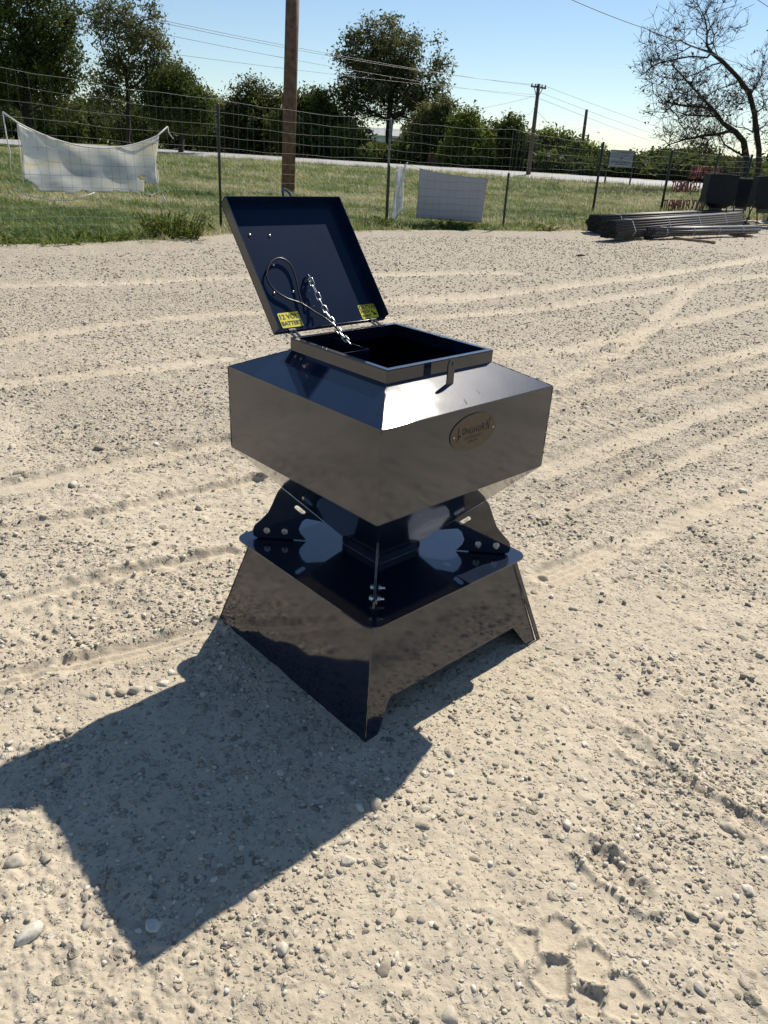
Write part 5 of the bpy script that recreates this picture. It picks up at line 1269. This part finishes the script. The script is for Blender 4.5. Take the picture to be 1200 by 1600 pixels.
def grass_points():
    rg = np.random.default_rng(4); out = []
    for n, d0, d1, sc_, aw in ((50000, 9.5, 22, 1.0, .66), (50000, 20, 38, 1.5, .66), (45000, 36, 78, 2.4, .66)):
        d = np.sqrt(rg.uniform(d0*d0, d1*d1, n)); a = rg.uniform(-aw, aw, n); x = CAM[0]+d*np.sin(a); y = CAM[1]+d*np.cos(a)
        e = edge_in(x, y); s = road_s(x, y); ok = (e < .10+.55*rg.random(n)**3.5) & (s < -.4); x, y, e, s = x[ok], y[ok], e[ok], s[ok]
        u = x*ROAD_D[0]+y*ROAD_D[1]; v = x*ROAD_N[0]+y*ROAD_N[1]
        dry = .30+1.5*fbm(u*.35, v*1.1, .55, 4, 61)+.9*fbm(x, y, .9, 3, 62)+.42*np.exp(-((s+8)/5)**2)*.4
        dry += .35*(fbm(u*.2, v*1.6, .9, 2, 65) > .13)
        dry += .04*np.exp(-np.clip(-e, 0, 9)/1.2)
        keep = rg.random(len(x)) < np.clip(1.15-.3*dry, .2, 1)
        x, y, e, dry = x[keep], y[keep], e[keep], dry[keep]
        tall = 1+.45*np.exp(-np.clip(-e, 0, 9)/.35)*rg.random(len(x))
        z = terrain(x, y)+.10*fbm(x, y, .22, 4, 3)*np.exp(-np.hypot(x, y)/60)
        out.append((x, y, z, np.clip(dry, 0, 1), sc_*rg.uniform(.6, 1.35, len(x))*tall))
    return [np.concatenate([o[i] for o in out]) for i in range(5)]
x, y, z, dry, scl = grass_points(); n = len(x)
me = bpy.data.meshes.new('grass'); me.vertices.add(n); me.vertices.foreach_set('co', np.stack([x, y, z-.005], 1).astype(np.float32).ravel())
for nm, arr in (('dry', dry), ('scl', scl)): a = me.attributes.new(nm, 'FLOAT', 'POINT'); a.data.foreach_set('value', arr.astype(np.float32))
a = me.attributes.new('idx', 'INT', 'POINT'); a.data.foreach_set('value', RNG.integers(0, 8, n).astype(np.int32))
rot = np.stack([RNG.normal(0, .12, n), RNG.normal(0, .12, n), RNG.uniform(0, 2*PI, n)], 1)
a = me.attributes.new('rot', 'FLOAT_VECTOR', 'POINT'); a.data.foreach_set('vector', rot.astype(np.float32).ravel())
me.materials.append(GRASS)
grass = link('grass', me); tag(grass, 'short mown green and straw coloured grass in the field behind the fence', 'grass', kind='stuff')
ng = bpy.data.node_groups.new('scatter', 'GeometryNodeTree')
ng.interface.new_socket('Geometry', in_out='INPUT', socket_type='NodeSocketGeometry'); ng.interface.new_socket('Geometry', in_out='OUTPUT', socket_type='NodeSocketGeometry')
gi = ng.nodes.new('NodeGroupInput'); go = ng.nodes.new('NodeGroupOutput'); ip = ng.nodes.new('GeometryNodeInstanceOnPoints'); ci = ng.nodes.new('GeometryNodeCollectionInfo')
ci.inputs['Collection'].default_value = tufts; ci.inputs['Separate Children'].default_value = True; ci.inputs['Reset Children'].default_value = True
def named_attr(nm, ty):
    q = ng.nodes.new('GeometryNodeInputNamedAttribute'); q.data_type = ty; q.inputs['Name'].default_value = nm; return q.outputs['Attribute']
e2r = ng.nodes.new('FunctionNodeEulerToRotation')
ng.links.new(gi.outputs[0], ip.inputs['Points']); ng.links.new(ci.outputs[0], ip.inputs['Instance']); ip.inputs['Pick Instance'].default_value = True
ng.links.new(named_attr('idx', 'INT'), ip.inputs['Instance Index']); ng.links.new(named_attr('rot', 'FLOAT_VECTOR'), e2r.inputs[0]); ng.links.new(e2r.outputs[0], ip.inputs['Rotation'])
ng.links.new(named_attr('scl', 'FLOAT'), ip.inputs['Scale']); ng.links.new(ip.outputs[0], go.inputs[0])
grass.modifiers.new('scatter', 'NODES').node_group = ng
# weedy clump at the foot of the fence
def weed(px_, py_, w, h_, nb_, seed, lab, mat=LEAF_C):
    p = G(px_, py_); rg = np.random.default_rng(seed); Cs = []; P_ = [np.array([0, 0, -.02])]; par_ = [-1]
    for i in range(nb_):
        a = rg.uniform(0, 2*PI); r0 = w*math.sqrt(rg.random())*.5; b = np.array([r0*math.cos(a), r0*math.sin(a)*.6, 0]); hh = h_*rg.uniform(.4, 1.0)
        tip = b*rg.uniform(1.2, 1.9)+np.array([rg.normal(0, .05), rg.normal(0, .05), hh]); P_.append(b); par_.append(-1); P_.append((b+tip)/2+np.array([0, 0, hh*.12])); par_.append(len(P_)-2); P_.append(tip); par_.append(len(P_)-2)
        t = rg.random(16)[:, None]; Cs.append(b+(tip-b)*t+rg.normal(0, .03, (16, 3)))
    root = empty('weed_clump', (p[0], p[1], 0)); tag(root, lab, 'weeds')
    link('stems', branch_mesh('stems', np.array(P_), np.array(par_), np.full(len(P_), .004), 3), mat, root)
    Cs = np.concatenate(Cs); Cs[:, 2] = np.maximum(Cs[:, 2], .01); link('leaves', leaf_mesh('leaves', Cs, .075, rg, None, -.4, .22), mat, root)
weed(272, 376, .85, .50, 130, 1, 'bushy green weed clump at the foot of the fence left of the open lid')
weed(700, 360, .9, .22, 70, 2, 'low green weeds under the grey banner')
weed(420, 362, .7, .20, 55, 4, 'low tuft of weeds on the gravel edge behind the left side of the lid')
weed(60, 386, .9, .16, 60, 5, 'thin low weeds at the gravel edge below the torn banner')
weed(160, 381, .8, .20, 55, 6, 'low weeds at the gravel edge between the torn banner and the bushy clump')
weed(590, 358, .6, .24, 50, 7, 'small weeds around the foot of the paired fence posts')
weed(752, 360, .7, .16, 50, 8, 'sparse weeds between the grey banner and the short straight post')
weed(835, 362, .8, .2, 60, 3, 'low weeds at the gravel edge right of the short straight post')
